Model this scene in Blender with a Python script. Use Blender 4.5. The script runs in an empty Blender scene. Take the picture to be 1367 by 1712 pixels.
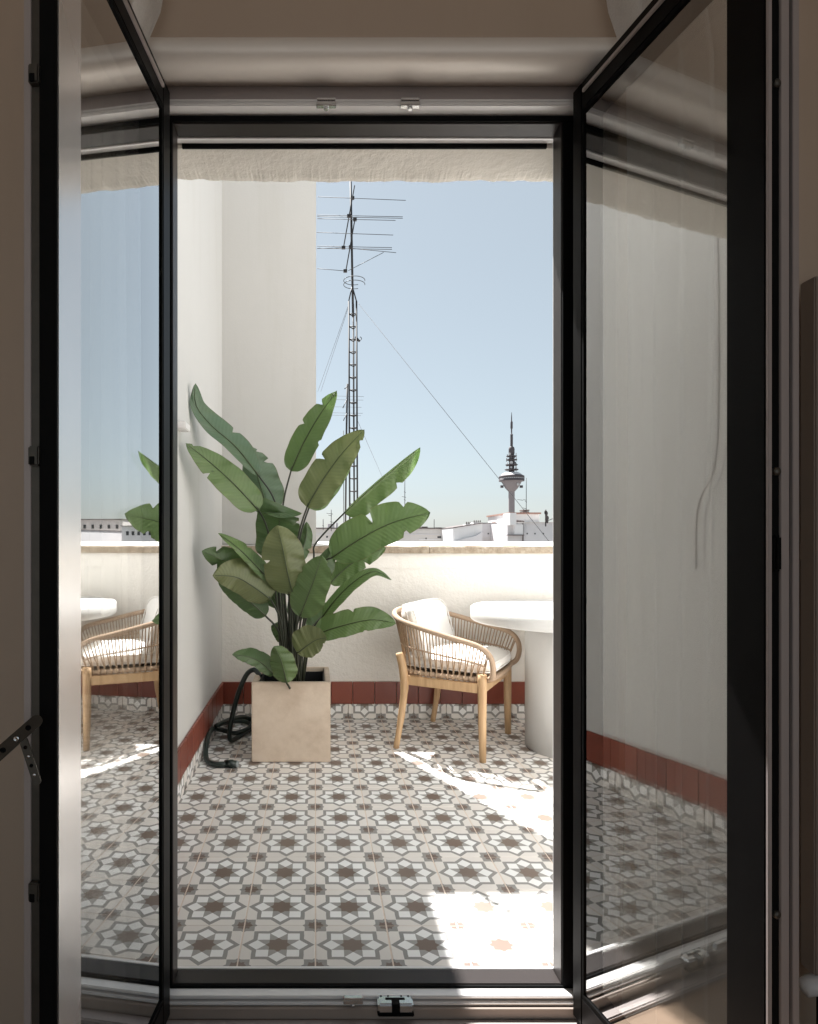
import bpy, bmesh, math, random
from mathutils import Vector, Matrix
R = math.radians
random.seed(7)
sc = bpy.context.scene

# ------------------------------------------------------------------ camera, sky, sun, exposure
FPX, CX, CY, EYE = 1040.0, 527.0, 905.0, 1.084      # photo is 1367 x 1712
cam = bpy.data.cameras.new('camera')
cam.sensor_fit = 'VERTICAL'; cam.sensor_height = 24.0
cam.lens = FPX / 1712 * 24.0
cam.shift_x = (683.5 - CX) / 1712; cam.shift_y = (CY - 856.0) / 1712
cam.clip_start = 0.02; cam.clip_end = 6000
camo = bpy.data.objects.new('camera', cam); sc.collection.objects.link(camo)
camo.location = (0, 0, EYE); camo.rotation_euler = (R(90), 0, 0)
sc.camera = camo

SUN_EL = R(58); SUN_AZ = math.atan2(-0.433, 0.901)    # sun stands beyond the parapet, to the left
world = bpy.data.worlds.new('World'); sc.world = world; world.use_nodes = True
wn = world.node_tree.nodes; wl = world.node_tree.links
sky = wn.new('ShaderNodeTexSky'); sky.sky_type = 'NISHITA'; sky.sun_disc = False
sky.sun_elevation = SUN_EL; sky.sun_rotation = SUN_AZ
sky.air_density = 1.0; sky.dust_density = 1.6; sky.ozone_density = 1.0; sky.altitude = 650
bg = wn['Background']; bg.inputs['Strength'].default_value = 0.050
hsv = wn.new('ShaderNodeHueSaturation'); hsv.inputs['Saturation'].default_value = 0.62; hsv.inputs['Hue'].default_value = 0.485
hz = wn.new('ShaderNodeMix'); hz.data_type = 'RGBA'; hz.inputs[0].default_value = 0.50      # even summer haze over the whole sky
hz.inputs[7].default_value = (3.3, 3.8, 4.0, 1)
wl.new(sky.outputs[0], hsv.inputs['Color']); wl.new(hsv.outputs[0], hz.inputs[6]); wl.new(hz.outputs[2], bg.inputs['Color'])

sun = bpy.data.lights.new('sun', 'SUN'); sun.energy = 5.0; sun.angle = R(0.53); sun.color = (1.0, 0.985, 0.965)
suno = bpy.data.objects.new('sun', sun); sc.collection.objects.link(suno)
to_sun = Vector((math.sin(SUN_AZ) * math.cos(SUN_EL), math.cos(SUN_AZ) * math.cos(SUN_EL), math.sin(SUN_EL)))
suno.rotation_euler = to_sun.to_track_quat('Z', 'Y').to_euler(); suno.location = (-3, 8, 12)

sc.view_settings.view_transform = 'Standard'; sc.view_settings.look = 'None'
sc.view_settings.gamma = 1.0; sc.view_settings.use_curve_mapping = False
sc.view_settings.exposure = 1.66
sc.cycles.use_denoising = True
sc.cycles.max_bounces = 12; sc.cycles.diffuse_bounces = 6; sc.cycles.glossy_bounces = 6
sc.cycles.transparent_max_bounces = 24; sc.cycles.transmission_bounces = 8
sc.cycles.caustics_reflective = False; sc.cycles.caustics_refractive = False
sc.cycles.sample_clamp_indirect = 8.0

# ------------------------------------------------------------------ helpers
COL = sc.collection
def P(x, y, d):                       # photo pixel + distance -> world
    return Vector(((x - CX) * d / FPX, d, EYE - (y - CY) * d / FPX))

class MB:                             # collects faces of one part
    def __init__(s): s.v = []; s.f = []; s.sm = []; s.uv = []
    def add(s, vs, fs, smooth=False):
        n = len(s.v); s.v += [tuple(p) for p in vs]
        for f in fs: s.f.append(tuple(i + n for i in f)); s.sm.append(smooth)
        return s
    def box(s, x0, x1, y0, y1, z0, z1, M=None):
        vs = [Vector((x, y, z)) for x in (x0, x1) for y in (y0, y1) for z in (z0, z1)]
        if M is not None: vs = [M @ p for p in vs]
        return s.add(vs, [(0,1,3,2),(4,6,7,5),(0,4,5,1),(2,3,7,6),(0,2,6,4),(1,5,7,3)])
    def tube(s, pts, rad, n=8, cap=True, smooth=True):
        pts = [Vector(p) for p in pts]; N = len(pts)
        rs = rad if isinstance(rad, (list, tuple)) else [rad] * N
        vs = []; fs = []; up = None
        for i, p in enumerate(pts):
            t = (pts[min(i+1, N-1)] - pts[max(i-1, 0)]).normalized()
            if up is None:
                up = Vector((0,0,1)) if abs(t.z) < .9 else Vector((1,0,0))
            a = t.cross(up).normalized(); b = a.cross(t).normalized(); up = b
            for k in range(n):
                an = 2*math.pi*k/n
                vs.append(p + (a*math.cos(an) + b*math.sin(an)) * rs[i])
        for i in range(N-1):
            for k in range(n):
                fs.append((i*n+k, i*n+(k+1)%n, (i+1)*n+(k+1)%n, (i+1)*n+k))
        s.add(vs, fs, smooth)
        if cap:
            n0 = len(s.v) - len(vs)
            s.f.append(tuple(n0 + k for k in range(n))[::-1]); s.sm.append(False)
            s.f.append(tuple(n0 + (N-1)*n + k for k in range(n))); s.sm.append(False)
        return s
    def lathe(s, prof, c=(0,0,0), n=32, smooth=True):
        c = Vector(c); vs = []; fs = []
        for r, z in prof:
            for k in range(n):
                a = 2*math.pi*k/n; vs.append(c + Vector((r*math.cos(a), r*math.sin(a), z)))
        for i in range(len(prof)-1):
            for k in range(n): fs.append((i*n+k, i*n+(k+1)%n, (i+1)*n+(k+1)%n, (i+1)*n+k))
        s.add(vs, fs, smooth); return s
    def build(s, name, m, parent=None, bevel=0, seg=2, loc=None):
        me = bpy.data.meshes.new(name); me.from_pydata(s.v, [], s.f); me.update()
        for p, q in zip(me.polygons, s.sm): p.use_smooth = q
        bm = bmesh.new(); bm.from_mesh(me)
        bmesh.ops.recalc_face_normals(bm, faces=bm.faces)
        if bevel:
            es = [e for e in bm.edges if len(e.link_faces) == 2 and e.calc_face_angle(0) > .5]
            bmesh.ops.bevel(bm, geom=es, offset=bevel, segments=seg, affect='EDGES', clamp_overlap=True)
        bm.to_mesh(me); bm.free()
        if s.uv and len(s.uv) == len(s.v):
            ul = me.uv_layers.new(name='uv')
            for l in me.loops: ul.data[l.index].uv = s.uv[l.vertex_index]
        if m: me.materials.append(m)
        return link(name, me, parent, loc)
def link(name, me, parent=None, loc=None):
    o = bpy.data.objects.new(name, me); COL.objects.link(o)
    if parent: o.parent = parent
    if loc is not None: o.location = loc
    return o
def tag(o, label, cat, group=None, kind=None):
    o['label'] = label; o['category'] = cat
    if group: o['group'] = group
    if kind: o['kind'] = kind
    return o
def struct(o): o['kind'] = 'structure'; return o
def thing(name, label, cat, loc=(0,0,0), rz=0, group=None):
    o = bpy.data.objects.new(name, None); COL.objects.link(o); o.empty_display_size = .1
    o.location = loc; o.rotation_euler = (0, 0, rz)
    return tag(o, label, cat, group)
def box(name, m, parent, x0, x1, y0, y1, z0, z1, bevel=0, seg=2, M=None):
    return MB().box(x0, x1, y0, y1, z0, z1, M).build(name, m, parent, bevel, seg)
def smooth_path(pts, n=8):
    pts = [Vector(p) for p in pts]; out = []
    for i in range(len(pts)-1):
        p0 = pts[max(i-1,0)]; p1 = pts[i]; p2 = pts[i+1]; p3 = pts[min(i+2,len(pts)-1)]
        for k in range(n):
            t = k/n
            out.append(.5*((2*p1)+(p2-p0)*t+(2*p0-5*p1+4*p2-p3)*t*t+(3*p1-p0-3*p2+p3)*t**3))
    out.append(pts[-1]); return out

# ------------------------------------------------------------------ materials
class NT:
    def __init__(s, name):
        s.m = bpy.data.materials.new(name); s.m.use_nodes = True
        s.t = s.m.node_tree; s.n = s.t.nodes; s.l = s.t.links
        s.b = s.n['Principled BSDF']; s.out = s.n['Material Output']
    def node(s, typ, **kw):
        n = s.n.new(typ)
        for k, v in kw.items(): setattr(n, k, v)
        return n
    def put(s, sock, v):
        if hasattr(v, 'is_output'): s.l.new(v, sock)
        else: sock.default_value = v
    def math(s, op, a, b=0.0, c=None):
        n = s.node('ShaderNodeMath', operation=op); s.put(n.inputs[0], a); s.put(n.inputs[1], b)
        if c is not None: s.put(n.inputs[2], c)
        return n.outputs[0]
    def mix(s, f, a, b, blend='MIX'):
        n = s.node('ShaderNodeMix', data_type='RGBA', blend_type=blend)
        s.put(n.inputs[0], f); s.put(n.inputs[6], a); s.put(n.inputs[7], b); return n.outputs[2]
    def noise(s, scale, detail=4, rough=.55, vec=None, out=0):
        n = s.node('ShaderNodeTexNoise'); n.inputs['Scale'].default_value = scale
        n.inputs['Detail'].default_value = detail; n.inputs['Roughness'].default_value = rough
        if vec is not None: s.l.new(vec, n.inputs['Vector'])
        return n.outputs[out]
    def co(s, which='Object'): return s.node('ShaderNodeTexCoord').outputs[which]
    def pos(s): return s.node('ShaderNodeNewGeometry').outputs['Position']
    def ramp(s, f, stops):
        n = s.node('ShaderNodeValToRGB'); s.l.new(f, n.inputs[0]); e = n.color_ramp.elements
        while len(e) < len(stops): e.new(.5)
        for q, (p, c) in zip(e, stops): q.position = p; q.color = c if len(c) == 4 else (*c, 1)
        return n.outputs[0]
    def bump(s, h, strength=.3, dist=.01, prev=None):
        n = s.node('ShaderNodeBump'); n.inputs['Strength'].default_value = strength
        n.inputs['Distance'].default_value = dist; s.l.new(h, n.inputs['Height'])
        if prev is not None: s.l.new(prev, n.inputs['Normal'])
        return n.outputs[0]
    def set(s, **kw):
        for k, v in kw.items(): s.put(s.b.inputs[k.replace('_', ' ')], v)
        return s
def C(r, g, b): return (r, g, b, 1)

def plain(name, col, rough=.5, metal=0.0, var=.12, scale=9, bumpy=0, **kw):
    t = NT(name); v = t.pos()
    n = t.noise(scale, 5, .6, v)
    c = t.mix(n, C(*[x*(1-var) for x in col]), C(*[min(1, x*(1+var)) for x in col]))
    t.set(Base_Color=c, Roughness=rough, Metallic=metal)
    if bumpy: t.set(Normal=t.bump(t.noise(bumpy, 4, .6, v), .25, .004))
    for k, q in kw.items(): t.put(t.b.inputs[k], q)
    return t.m

def plaster(name, col, fine=90, coarse=22, strength=.5, dist=.006, stain=.10, rough=.85):
    t = NT(name); v = t.pos()
    big = t.noise(1.6, 5, .6, v); mid = t.noise(11, 5, .65, v)
    c = t.mix(t.math('MULTIPLY', big, .9), C(*[x*(1-stain) for x in col]), C(*col))
    c = t.mix(t.math('MULTIPLY', mid, .35), c, C(*[x*(1-stain*1.4) for x in col]))
    mp = t.node('ShaderNodeMapping'); mp.inputs['Scale'].default_value = (9, 9, .7); t.l.new(v, mp.inputs[0])
    st = t.math('MAXIMUM', t.math('SUBTRACT', t.noise(1.0, 5, .62, mp.outputs[0]), .52), 0.0)
    c = t.mix(t.math('MULTIPLY', st, .8), c, C(col[0]*.70, col[1]*.66, col[2]*.58))
    b1 = t.bump(t.noise(coarse, 3, .5, v), strength*.6, dist)
    b2 = t.bump(t.noise(fine, 4, .65, v), strength, dist*.55, b1)
    t.set(Base_Color=c, Roughness=rough, Normal=b2); return t.m

M = {}
M['wall'] = plaster('cream_stucco', (.79, .76, .71), fine=70, coarse=26, strength=.75, dist=.008)
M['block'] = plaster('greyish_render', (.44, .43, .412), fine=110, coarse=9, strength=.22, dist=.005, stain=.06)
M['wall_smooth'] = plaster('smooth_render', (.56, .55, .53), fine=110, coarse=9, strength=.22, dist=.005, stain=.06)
M['soffit'] = plaster('rough_soffit_plaster', (.86, .82, .75), fine=55, coarse=18, strength=.8, dist=.008, stain=.16)
M['room_wall'] = plaster('room_wall_paint', (.52, .41, .32), fine=160, coarse=30, strength=.10, dist=.003, stain=.05, rough=.6)
M['roll'] = plain('satin_wall_paint', (.84, .775, .71), .46, .25, var=.03, scale=3)
M['ceiling'] = plain('ceiling_paint', (.76, .70, .64), .8, var=.04)
M['frame'] = plain('dark_coated_aluminium', (.0035, .0032, .0032), .45, var=.2, scale=5, **{'Specular IOR Level': .12})
M['frame_brown'] = plain('brown_grey_aluminium', (.034, .028, .0265), .36, var=.15, scale=5, **{'Specular IOR Level': .25})
M['gasket'] = plain('black_rubber', (.0035, .0035, .0035), .7, **{'Specular IOR Level': .1})
M['alu'] = plain('pale_aluminium_strip', (.82, .80, .79), .36, .1, var=.05)
M['alu_dim'] = plain('satin_aluminium', (.40, .35, .335), .42, .2, var=.06)
M['hardware'] = plain('dull_zinc_hardware', (.09, .082, .07), .42, .7, var=.25, scale=40)
M['chrome'] = plain('bright_zinc', (.70, .71, .72), .22, .9, var=.1, scale=60)
M['threshold'] = plain('painted_threshold_board', (.33, .27, .23), .5, var=.08, scale=14)
M['grout'] = plain('sandy_grout', (.74, .63, .54), .9, var=.18, scale=60, bumpy=200)
M['red'] = None
M['wood'] = None

def make_coping():
    t = NT('weathered_coping_stone'); v = t.pos()
    n = t.noise(30, 7, .7, v); k = t.noise(7, 4, .6, v)
    c = t.ramp(n, [(.30, (.17, .12, .08)), (.52, (.32, .255, .185)), (.72, (.47, .41, .33))])
    c = t.mix(t.math('MULTIPLY', k, .5), c, C(.46, .40, .32))
    t.set(Base_Color=c, Roughness=.9, Normal=t.bump(n, .9, .012)); return t.m
M['coping'] = make_coping()
M['coping_top'] = plaster('sunlit_coping_top', (.80, .78, .75), fine=60, coarse=15, strength=.4)  # pale tone puts the sunlight on the sloped top into the colour

def make_red():
    t = NT('red_glazed_skirting'); v = t.pos()
    inf = t.node('ShaderNodeObjectInfo').outputs['Random']
    c = t.mix(inf, C(.17, .035, .020), C(.25, .062, .036))
    n = t.noise(26, 5, .65, v)
    c = t.mix(t.math('MULTIPLY', n, .45), c, C(.12, .03, .02))
    t.set(Base_Color=c, Roughness=.34, Normal=t.bump(t.noise(40, 3, .5, v), .15, .004)); return t.m
M['red'] = make_red()

def make_tile():
    t = NT('star_patterned_cement_tile')
    co = t.co('Object'); sep = t.node('ShaderNodeSeparateXYZ')
    # slightly wandering print edges
    wob = t.noise(55, 2, .5, co, out=1)
    wsub = t.node('ShaderNodeVectorMath', operation='SUBTRACT'); t.l.new(wob, wsub.inputs[0]); wsub.inputs[1].default_value = (.5,.5,.5)
    wsc = t.node('ShaderNodeVectorMath', operation='SCALE'); t.l.new(wsub.outputs[0], wsc.inputs[0]); wsc.inputs['Scale'].default_value = .0022
    wad = t.node('ShaderNodeVectorMath', operation='ADD'); t.l.new(co, wad.inputs[0]); t.l.new(wsc.outputs[0], wad.inputs[1])
    t.l.new(wad.outputs[0], sep.inputs[0])
    u = t.math('MULTIPLY', t.math('ABSOLUTE', sep.outputs[0]), 10.0)
    w = t.math('MULTIPLY', t.math('ABSOLUTE', sep.outputs[1]), 10.0)
    mx = t.math('MAXIMUM', u, w); mn = t.math('MINIMUM', u, w)
    q = t.math('MINIMUM', mx, t.math('MULTIPLY', t.math('ADD', u, w), .7071))
    lt = lambda a, b: t.math('LESS_THAN', a, b)
    gt = lambda a, b: t.math('GREATER_THAN', a, b)
    OR = lambda a, b: t.math('MAXIMUM', a, b)
    AND = lambda a, b: t.math('MULTIPLY', a, b)
    band = lt(q, .69); inner = lt(q, .572); core = lt(q, .24)
    d1 = lt(t.math('ADD', t.math('ABSOLUTE', t.math('SUBTRACT', mx, .57)), mn), .235)
    d2 = AND(gt(mn, .245), lt(mx, .575))
    whites = AND(inner, OR(d1, d2))
    u1 = t.math('SUBTRACT', 1.0, u); w1 = t.math('SUBTRACT', 1.0, w)
    qc = t.math('MINIMUM', t.math('MAXIMUM', u1, w1), t.math('MULTIPLY', t.math('ADD', u1, w1), .80))
    qd = t.math('MINIMUM', t.math('MAXIMUM', u1, w1), t.math('MULTIPLY', t.math('ADD', u1, w1), .69))
    jag = t.math('ADD', qd, t.math('MULTIPLY', t.math('SUBTRACT', t.noise(140, 2, .5, co), .5), .14))
    cg = lt(qc, .30); cb = lt(jag, .165)
    BEI, GRY, WHT, BRN = C(.80,.765,.725), C(.275,.272,.262), C(.91,.915,.91), C(.150,.104,.080)
    c = t.mix(cg, BEI, GRY); c = t.mix(cb, c, C(.14, .095, .076))
    c = t.mix(band, c, GRY)
    c = t.mix(inner, c, C(.335, .33, .315))
    c = t.mix(whites, c, WHT); c = t.mix(core, c, BRN)
    inf = t.node('ShaderNodeObjectInfo').outputs['Random']
    pos = t.pos()
    blot = t.noise(38, 6, .7, pos)
    c = t.mix(t.math('MULTIPLY', blot, .07), c, C(.50, .45, .40))
    dirt = t.math('MULTIPLY', t.math('SUBTRACT', t.noise(2.2, 4, .6, pos), .34), .22)
    c = t.mix(t.math('MAXIMUM', dirt, 0.0), c, C(.46, .40, .34))
    c = t.mix(t.math('MULTIPLY', inf, .11), c, C(.45, .41, .37))
    t.set(Base_Color=c, Roughness=t.math('ADD', .34, t.math('MULTIPLY', blot, .25)),
          Normal=t.bump(t.noise(60, 3, .5, pos), .12, .002))
    return t.m
M['tile'] = make_tile()

def make_wood():
    t = NT('pale_teak'); co = t.co('Object')
    mp = t.node('ShaderNodeMapping'); mp.inputs['Scale'].default_value = (60, 60, 4); t.l.new(co, mp.inputs[0])
    n = t.noise(1.0, 5, .6, mp.outputs[0])
    c = t.ramp(n, [(.25, (.36, .215, .105)), (.55, (.50, .33, .18)), (.8, (.58, .41, .245))])
    t.set(Base_Color=c, Roughness=.5, Normal=t.bump(n, .15, .002)); return t.m
M['wood'] = make_wood()
def make_rope(name, a, b):
    t = NT(name); co = t.co('Object')
    n = t.noise(260, 3, .6, co)
    t.set(Base_Color=t.mix(n, C(*a), C(*b)), Roughness=.8, Normal=t.bump(n, .5, .002)); return t.m
M['rope'] = make_rope('tan_cord', (.27, .18, .11), (.42, .30, .20))
M['wrap'] = make_rope('cord_wrapped_tube', (.33, .225, .15), (.50, .37, .265))
def make_fabric():
    t = NT('off_white_canvas'); co = t.co('Object')
    n = t.noise(420, 2, .6, co); k = t.noise(9, 4, .5, co)
    t.set(Base_Color=t.mix(n, C(.74, .715, .68), C(.84, .825, .80)), Roughness=.9, Sheen_Weight=.15,
          Normal=t.bump(n, .25, .002, t.bump(k, .35, .02))); return t.m
M['fabric'] = make_fabric()
M['table'] = plaster('white_cast_table', (.64, .635, .62), fine=120, coarse=20, strength=.12, dist=.003, stain=.04, rough=.55)
def make_pot():
    t = NT('sandy_fibre_clay'); v = t.pos()
    a = t.noise(7, 6, .65, v); b = t.noise(60, 5, .7, v)
    c = t.ramp(a, [(.3, (.46, .36, .275)), (.55, (.60, .495, .395)), (.78, (.68, .58, .475))])
    c = t.mix(t.math('MULTIPLY', b, .35), c, C(.50, .40, .30))
    t.set(Base_Color=c, Roughness=.8, Normal=t.bump(b, .25, .004)); return t.m
M['pot'] = make_pot()
M['liner'] = plain('black_plastic_liner', (.012, .013, .014), .45)
M['soil'] = plain('dark_soil', (.025, .018, .013), .95, var=.5, scale=80, bumpy=90)
def make_leaf(name, top, tip):
    t = NT(name); uv = t.node('ShaderNodeUVMap').outputs[0]
    sep = t.node('ShaderNodeSeparateXYZ'); t.l.new(uv, sep.inputs[0])
    U, V = sep.outputs[0], sep.outputs[1]          # U: -1..1 across, V: along
    au = t.math('ABSOLUTE', U)
    ph = t.math('ADD', t.math('MULTIPLY', V, 150.0), t.math('MULTIPLY', au, -16.0))
    vein = t.math('MULTIPLY', t.math('ADD', t.math('SINE', ph), 1.0), .5)
    co = t.co('Object'); n = t.noise(7, 4, .6, co); n2 = t.noise(60, 3, .6, co)
    c = t.mix(n, C(*top), C(*tip))
    c = t.mix(t.math('MULTIPLY', vein, .09), c, C(*[x*1.7 for x in tip]))
    c = t.mix(t.math('MULTIPLY', n2, .15), c, C(top[0]*.5, top[1]*.5, top[2]*.5))
    blade = t.math('MULTIPLY', t.math('MAXIMUM', t.math('SUBTRACT', t.noise(2.6, 3, .6, co), .42), 0.0), 2.2)
    c = t.mix(blade, c, C(tip[0]*1.45, tip[1]*1.35, tip[2]*1.3))
    fine = t.math('POWER', t.math('MULTIPLY', t.math('ADD', t.math('SINE', t.math('MULTIPLY', ph, 3.1)), 1.0), .5), 3.0)
    c = t.mix(t.math('MULTIPLY', fine, .14), c, C(top[0]*.45, top[1]*.5, top[2]*.45))
    rim = t.math('MULTIPLY', t.math('MAXIMUM', t.math('SUBTRACT', t.math('ADD', au, t.math('MULTIPLY', t.noise(22, 4, .6, co), .16)), 1.02), 0.0), 7.0)
    c = t.mix(t.math('MINIMUM', rim, .55), c, C(.15, .105, .05))
    t.set(Base_Color=c, Roughness=.36, Normal=t.bump(vein, .20, .003))
    tr = t.node('ShaderNodeBsdfTranslucent')
    t.l.new(t.mix(.5, c, C(.15, .29, .07)), tr.inputs['Color'])
    mx = t.node('ShaderNodeMixShader'); mx.inputs[0].default_value = .26
    t.l.new(t.b.outputs[0], mx.inputs[1]); t.l.new(tr.outputs[0], mx.inputs[2])
    t.l.new(mx.outputs[0], t.out.inputs[0]); return t.m
M['leaf_green'] = make_leaf('leaf_green', (.080, .130, .043), (.116, .176, .068))
M['leaf_olive'] = make_leaf('leaf_olive_underside', (.116, .134, .056), (.155, .175, .079))
M['leaf_blue'] = make_leaf('leaf_blue_green', (.065, .110, .066), (.100, .150, .098))
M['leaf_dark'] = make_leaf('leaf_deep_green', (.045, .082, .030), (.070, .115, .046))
M['stem'] = plain('dark_leaf_stem', (.022, .026, .014), .5, var=.3, scale=30)
M['midrib'] = plain('dark_midrib', (.045, .062, .022), .5, var=.2, scale=30)
M['hose'] = plain('dark_green_hose', (.008, .017, .014), .38, var=.3, scale=20)
M['hose_end'] = plain('grey_hose_coupling', (.22, .25, .26), .35, var=.15, scale=40)
M['black_steel'] = plain('rusty_black_steel', (.02, .018, .018), .6, var=.3, scale=3)
M['wire'] = plain('grey_wire', (.10, .10, .105), .8)
M['tower'] = plain('tower_concrete', (.33, .285, .285), .85, var=.06, scale=.05)
M['tower_dark'] = plain('tower_dark_steel', (.095, .08, .085), .7, var=.1, scale=.1)
M['tower_pale'] = plain('tower_pale_cladding', (.62, .60, .60), .6, var=.06, scale=.1)
M['pane'] = plain('dark_window_glass', (.03, .035, .04), .12)
M['city_wall'] = plaster('far_white_render', (.90, .88, .87), fine=3, coarse=.8, strength=.1, stain=.12)
M['city_wall2'] = plaster('far_grey_render', (.78, .755, .76), fine=3, coarse=.8, strength=.1, stain=.12)
M['city_wall3'] = plaster('far_beige_render', (.80, .75, .71), fine=3, coarse=.8, strength=.1, stain=.16)
M['roof'] = plain('far_clay_roof', (.34, .20, .16), .85, var=.25, scale=2)
M['roof_dark'] = plain('far_dark_edge', (.13, .105, .10), .8)
M['asphalt'] = plain('city_ground_asphalt', (.16, .155, .15), .9, var=.3, scale=.05)
M['room_floor'] = plain('warm_wood_floor', (.26, .17, .11), .4, var=.2, scale=6)
M['white_plastic'] = plain('white_plastic', (.68, .66, .65), .4, var=.04)
M['cable'] = plain('grey_cable', (.45, .42, .41), .6, var=.06)
M['radiator'] = plain('radiator_enamel', (.26, .21, .175), .5, var=.04)
M['stile_pale'] = plain('pale_satin_profile', (.90, .88, .87), .24, .7, var=.04, scale=4)

def make_glass():
    t = NT('double_glazing'); geo = t.node('ShaderNodeNewGeometry')
    fr = t.node('ShaderNodeFresnel'); fr.inputs['IOR'].default_value = 1.72
    f = t.math('MULTIPLY', fr.outputs[0], 3.2)
    f = t.math('MINIMUM', t.math('MULTIPLY', f, t.math('SUBTRACT', 1.0, geo.outputs['Backfacing'])), 1.0)
    tr = t.node('ShaderNodeBsdfTransparent'); tr.inputs[0].default_value = C(.965, .968, .96)
    gl = t.node('ShaderNodeBsdfGlossy'); gl.inputs['Roughness'].default_value = 0.0
    gl.inputs['Color'].default_value = C(.985, .985, .98)
    w = t.bump(t.noise(1.3, 1, .4, t.pos()), .02, .02); t.l.new(w, gl.inputs['Normal'])
    mx = t.node('ShaderNodeMixShader'); t.l.new(f, mx.inputs[0]); t.l.new(tr.outputs[0], mx.inputs[1]); t.l.new(gl.outputs[0], mx.inputs[2])
    t.l.new(mx.outputs[0], t.out.inputs[0]); return t.m
M['glass'] = make_glass()
def make_sheer():
    t = NT('sheer_voile'); n = t.noise(300, 2, .5, t.pos())
    tr = t.node('ShaderNodeBsdfTransparent'); tl = t.node('ShaderNodeBsdfTranslucent'); tl.inputs[0].default_value = C(.92, .90, .87)
    t.set(Base_Color=C(.92, .90, .87), Roughness=.9)
    a = t.node('ShaderNodeMixShader'); a.inputs[0].default_value = .5; t.l.new(t.b.outputs[0], a.inputs[1]); t.l.new(tl.outputs[0], a.inputs[2])
    b = t.node('ShaderNodeMixShader'); t.put(b.inputs[0], t.math('ADD', .80, t.math('MULTIPLY', n, .2)))
    t.l.new(tr.outputs[0], b.inputs[1]); t.l.new(a.outputs[0], b.inputs[2]); t.l.new(b.outputs[0], t.out.inputs[0]); return t.m
M['sheer'] = make_sheer()

# ------------------------------------------------------------------ large structure: ground, room, facade, terrace
XL, YW, XR = -0.575, 3.81, 3.0        # left terrace wall, parapet face, right end
YF = 1.655                            # outer face of the facade

struct(box('city_ground', M['asphalt'], None, -2500, 2500, -2500, 5000, -24.2, -24))

# room round the camera
struct(box('room_floor', M['room_floor'], None, -2.4, 2.6, -1.9, 1.37, -.12, -.004))
struct(box('room_ceiling', M['ceiling'], None, -2.4, 2.6, -1.9, 1.335, 2.58, 2.7))
struct(box('room_wall_left', M['room_wall'], None, -2.52, -2.4, -1.9, 1.60, -.1, 2.7))
struct(box('room_wall_right', M['room_wall'], None, 2.6, 2.72, -1.9, 1.60, -.1, 2.7))
mb = MB()
for a_, b_ in ((-2.52, -2.3), (-.05, .25), (2.5, 2.72)): mb.box(a_, b_, -2.02, -1.9, -.1, 2.7)
for a_, b_ in ((-2.3, -.05), (.25, 2.5)): mb.box(a_, b_, -2.02, -1.9, 2.48, 2.7); mb.box(a_, b_, -2.02, -1.9, -.1, .04)
struct(mb.build('room_wall_back', M['room_wall'], None))  # unseen wall; its wide window openings are added to let skylight in

OX0, OX1 = -.41, .65                  # wall opening
def wall_with_opening(name, m, x0, x1, y0, y1, z0, z1, a0, a1, at):
    mb = MB()
    mb.box(x0, a0, y0, y1, z0, z1); mb.box(a1, x1, y0, y1, z0, z1); mb.box(a0, a1, y0, y1, at, z1)
    return mb.build(name, m, None)
inner = wall_with_opening('room_wall_door', M['room_wall'], -2.4, 2.6, 1.3352, 1.52, -.004, 2.58, OX0, OX1, 2.165)
struct(inner)
M['facade'] = plaster('pale_facade_render', (.86, .85, .83), fine=70, coarse=26, strength=.5, dist=.006)
fac = wall_with_opening('facade_wall', M['facade'], XL, XR + .2, 1.522, YF, -.3, 9.0, OX0, OX1, 2.0925)  # carried up far out of view to bounce sunlight onto the terrace
tag(fac, 'cream rendered building wall around the open terrace door', 'wall')
# rounded plaster edge over the door
pr = [(1.515, 2.168)] + [(p.y, p.z) for p in smooth_path([(0, 1.335, 2.164), (0, 1.327, 2.159), (0, 1.3225, 2.145), (0, 1.328, 2.128), (0, 1.344, 2.1165), (0, 1.368, 2.1130), (0, 1.395, 2.1165), (0, 1.42, 2.1255), (0, 1.4478, 2.1365)], 6)] + [(1.515, 2.150)]
mb = MB(); vs = [(x, y, z) for x in (OX0 + .0005, OX1 - .0005) for y, z in pr]
n = len(pr)
mb.add(vs, [(i, i+1, n+i+1, n+i) for i in range(1, n-1)] + [(n-1, 0, n, 2*n-1), (0, 1, n+1, n)], True)
roll = mb.build('rounded_moulding', M['roll'], inner)

# lintel soffit with a ragged plaster arris
mb = MB(); NX = 220; vs = []; x0, x1 = OX0 - .0, OX1 + .0
prof = [(1.536, 2.092), (1.536, 2.062), (1.540, 2.056), (1.57, 2.052), (1.61, 2.046), (1.64, 2.041), (1.654, 2.041), (1.664, 2.052), (1.666, 2.092)]
rj = [random.uniform(-1, 1) for i in range(NX+12)]; ry = [random.uniform(-1, 1) for i in range(NX+12)]
sm = lambda q, i, w: sum(q[i:i+w])/w
for i in range(NX+1):
    x = x0 + (x1-x0)*i/NX
    j = .0012*math.sin(x*9+1) + .0010*math.sin(x*41) + .0008*math.sin(x*97+2) + .0022*sm(rj, i, 6) + .0005*rj[i] + .0045*math.exp(-((x-.29)/.05)**2) - .003*math.exp(-((x+.33)/.07)**2)
    for k, (y, z) in enumerate(prof):
        e = 1 if k in (5, 6) else (.25 if k in (4, 7) else 0)
        vs.append((x, y + e*.004*sm(ry, i, 5), z - e*j ))
K_ = len(prof)
mb.add(vs, [(i*K_+k, i*K_+k+1, (i+1)*K_+k+1, (i+1)*K_+k) for i in range(NX) for k in range(K_-1)], False)
lint = mb.build('lintel', M['soffit'], fac)

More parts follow.
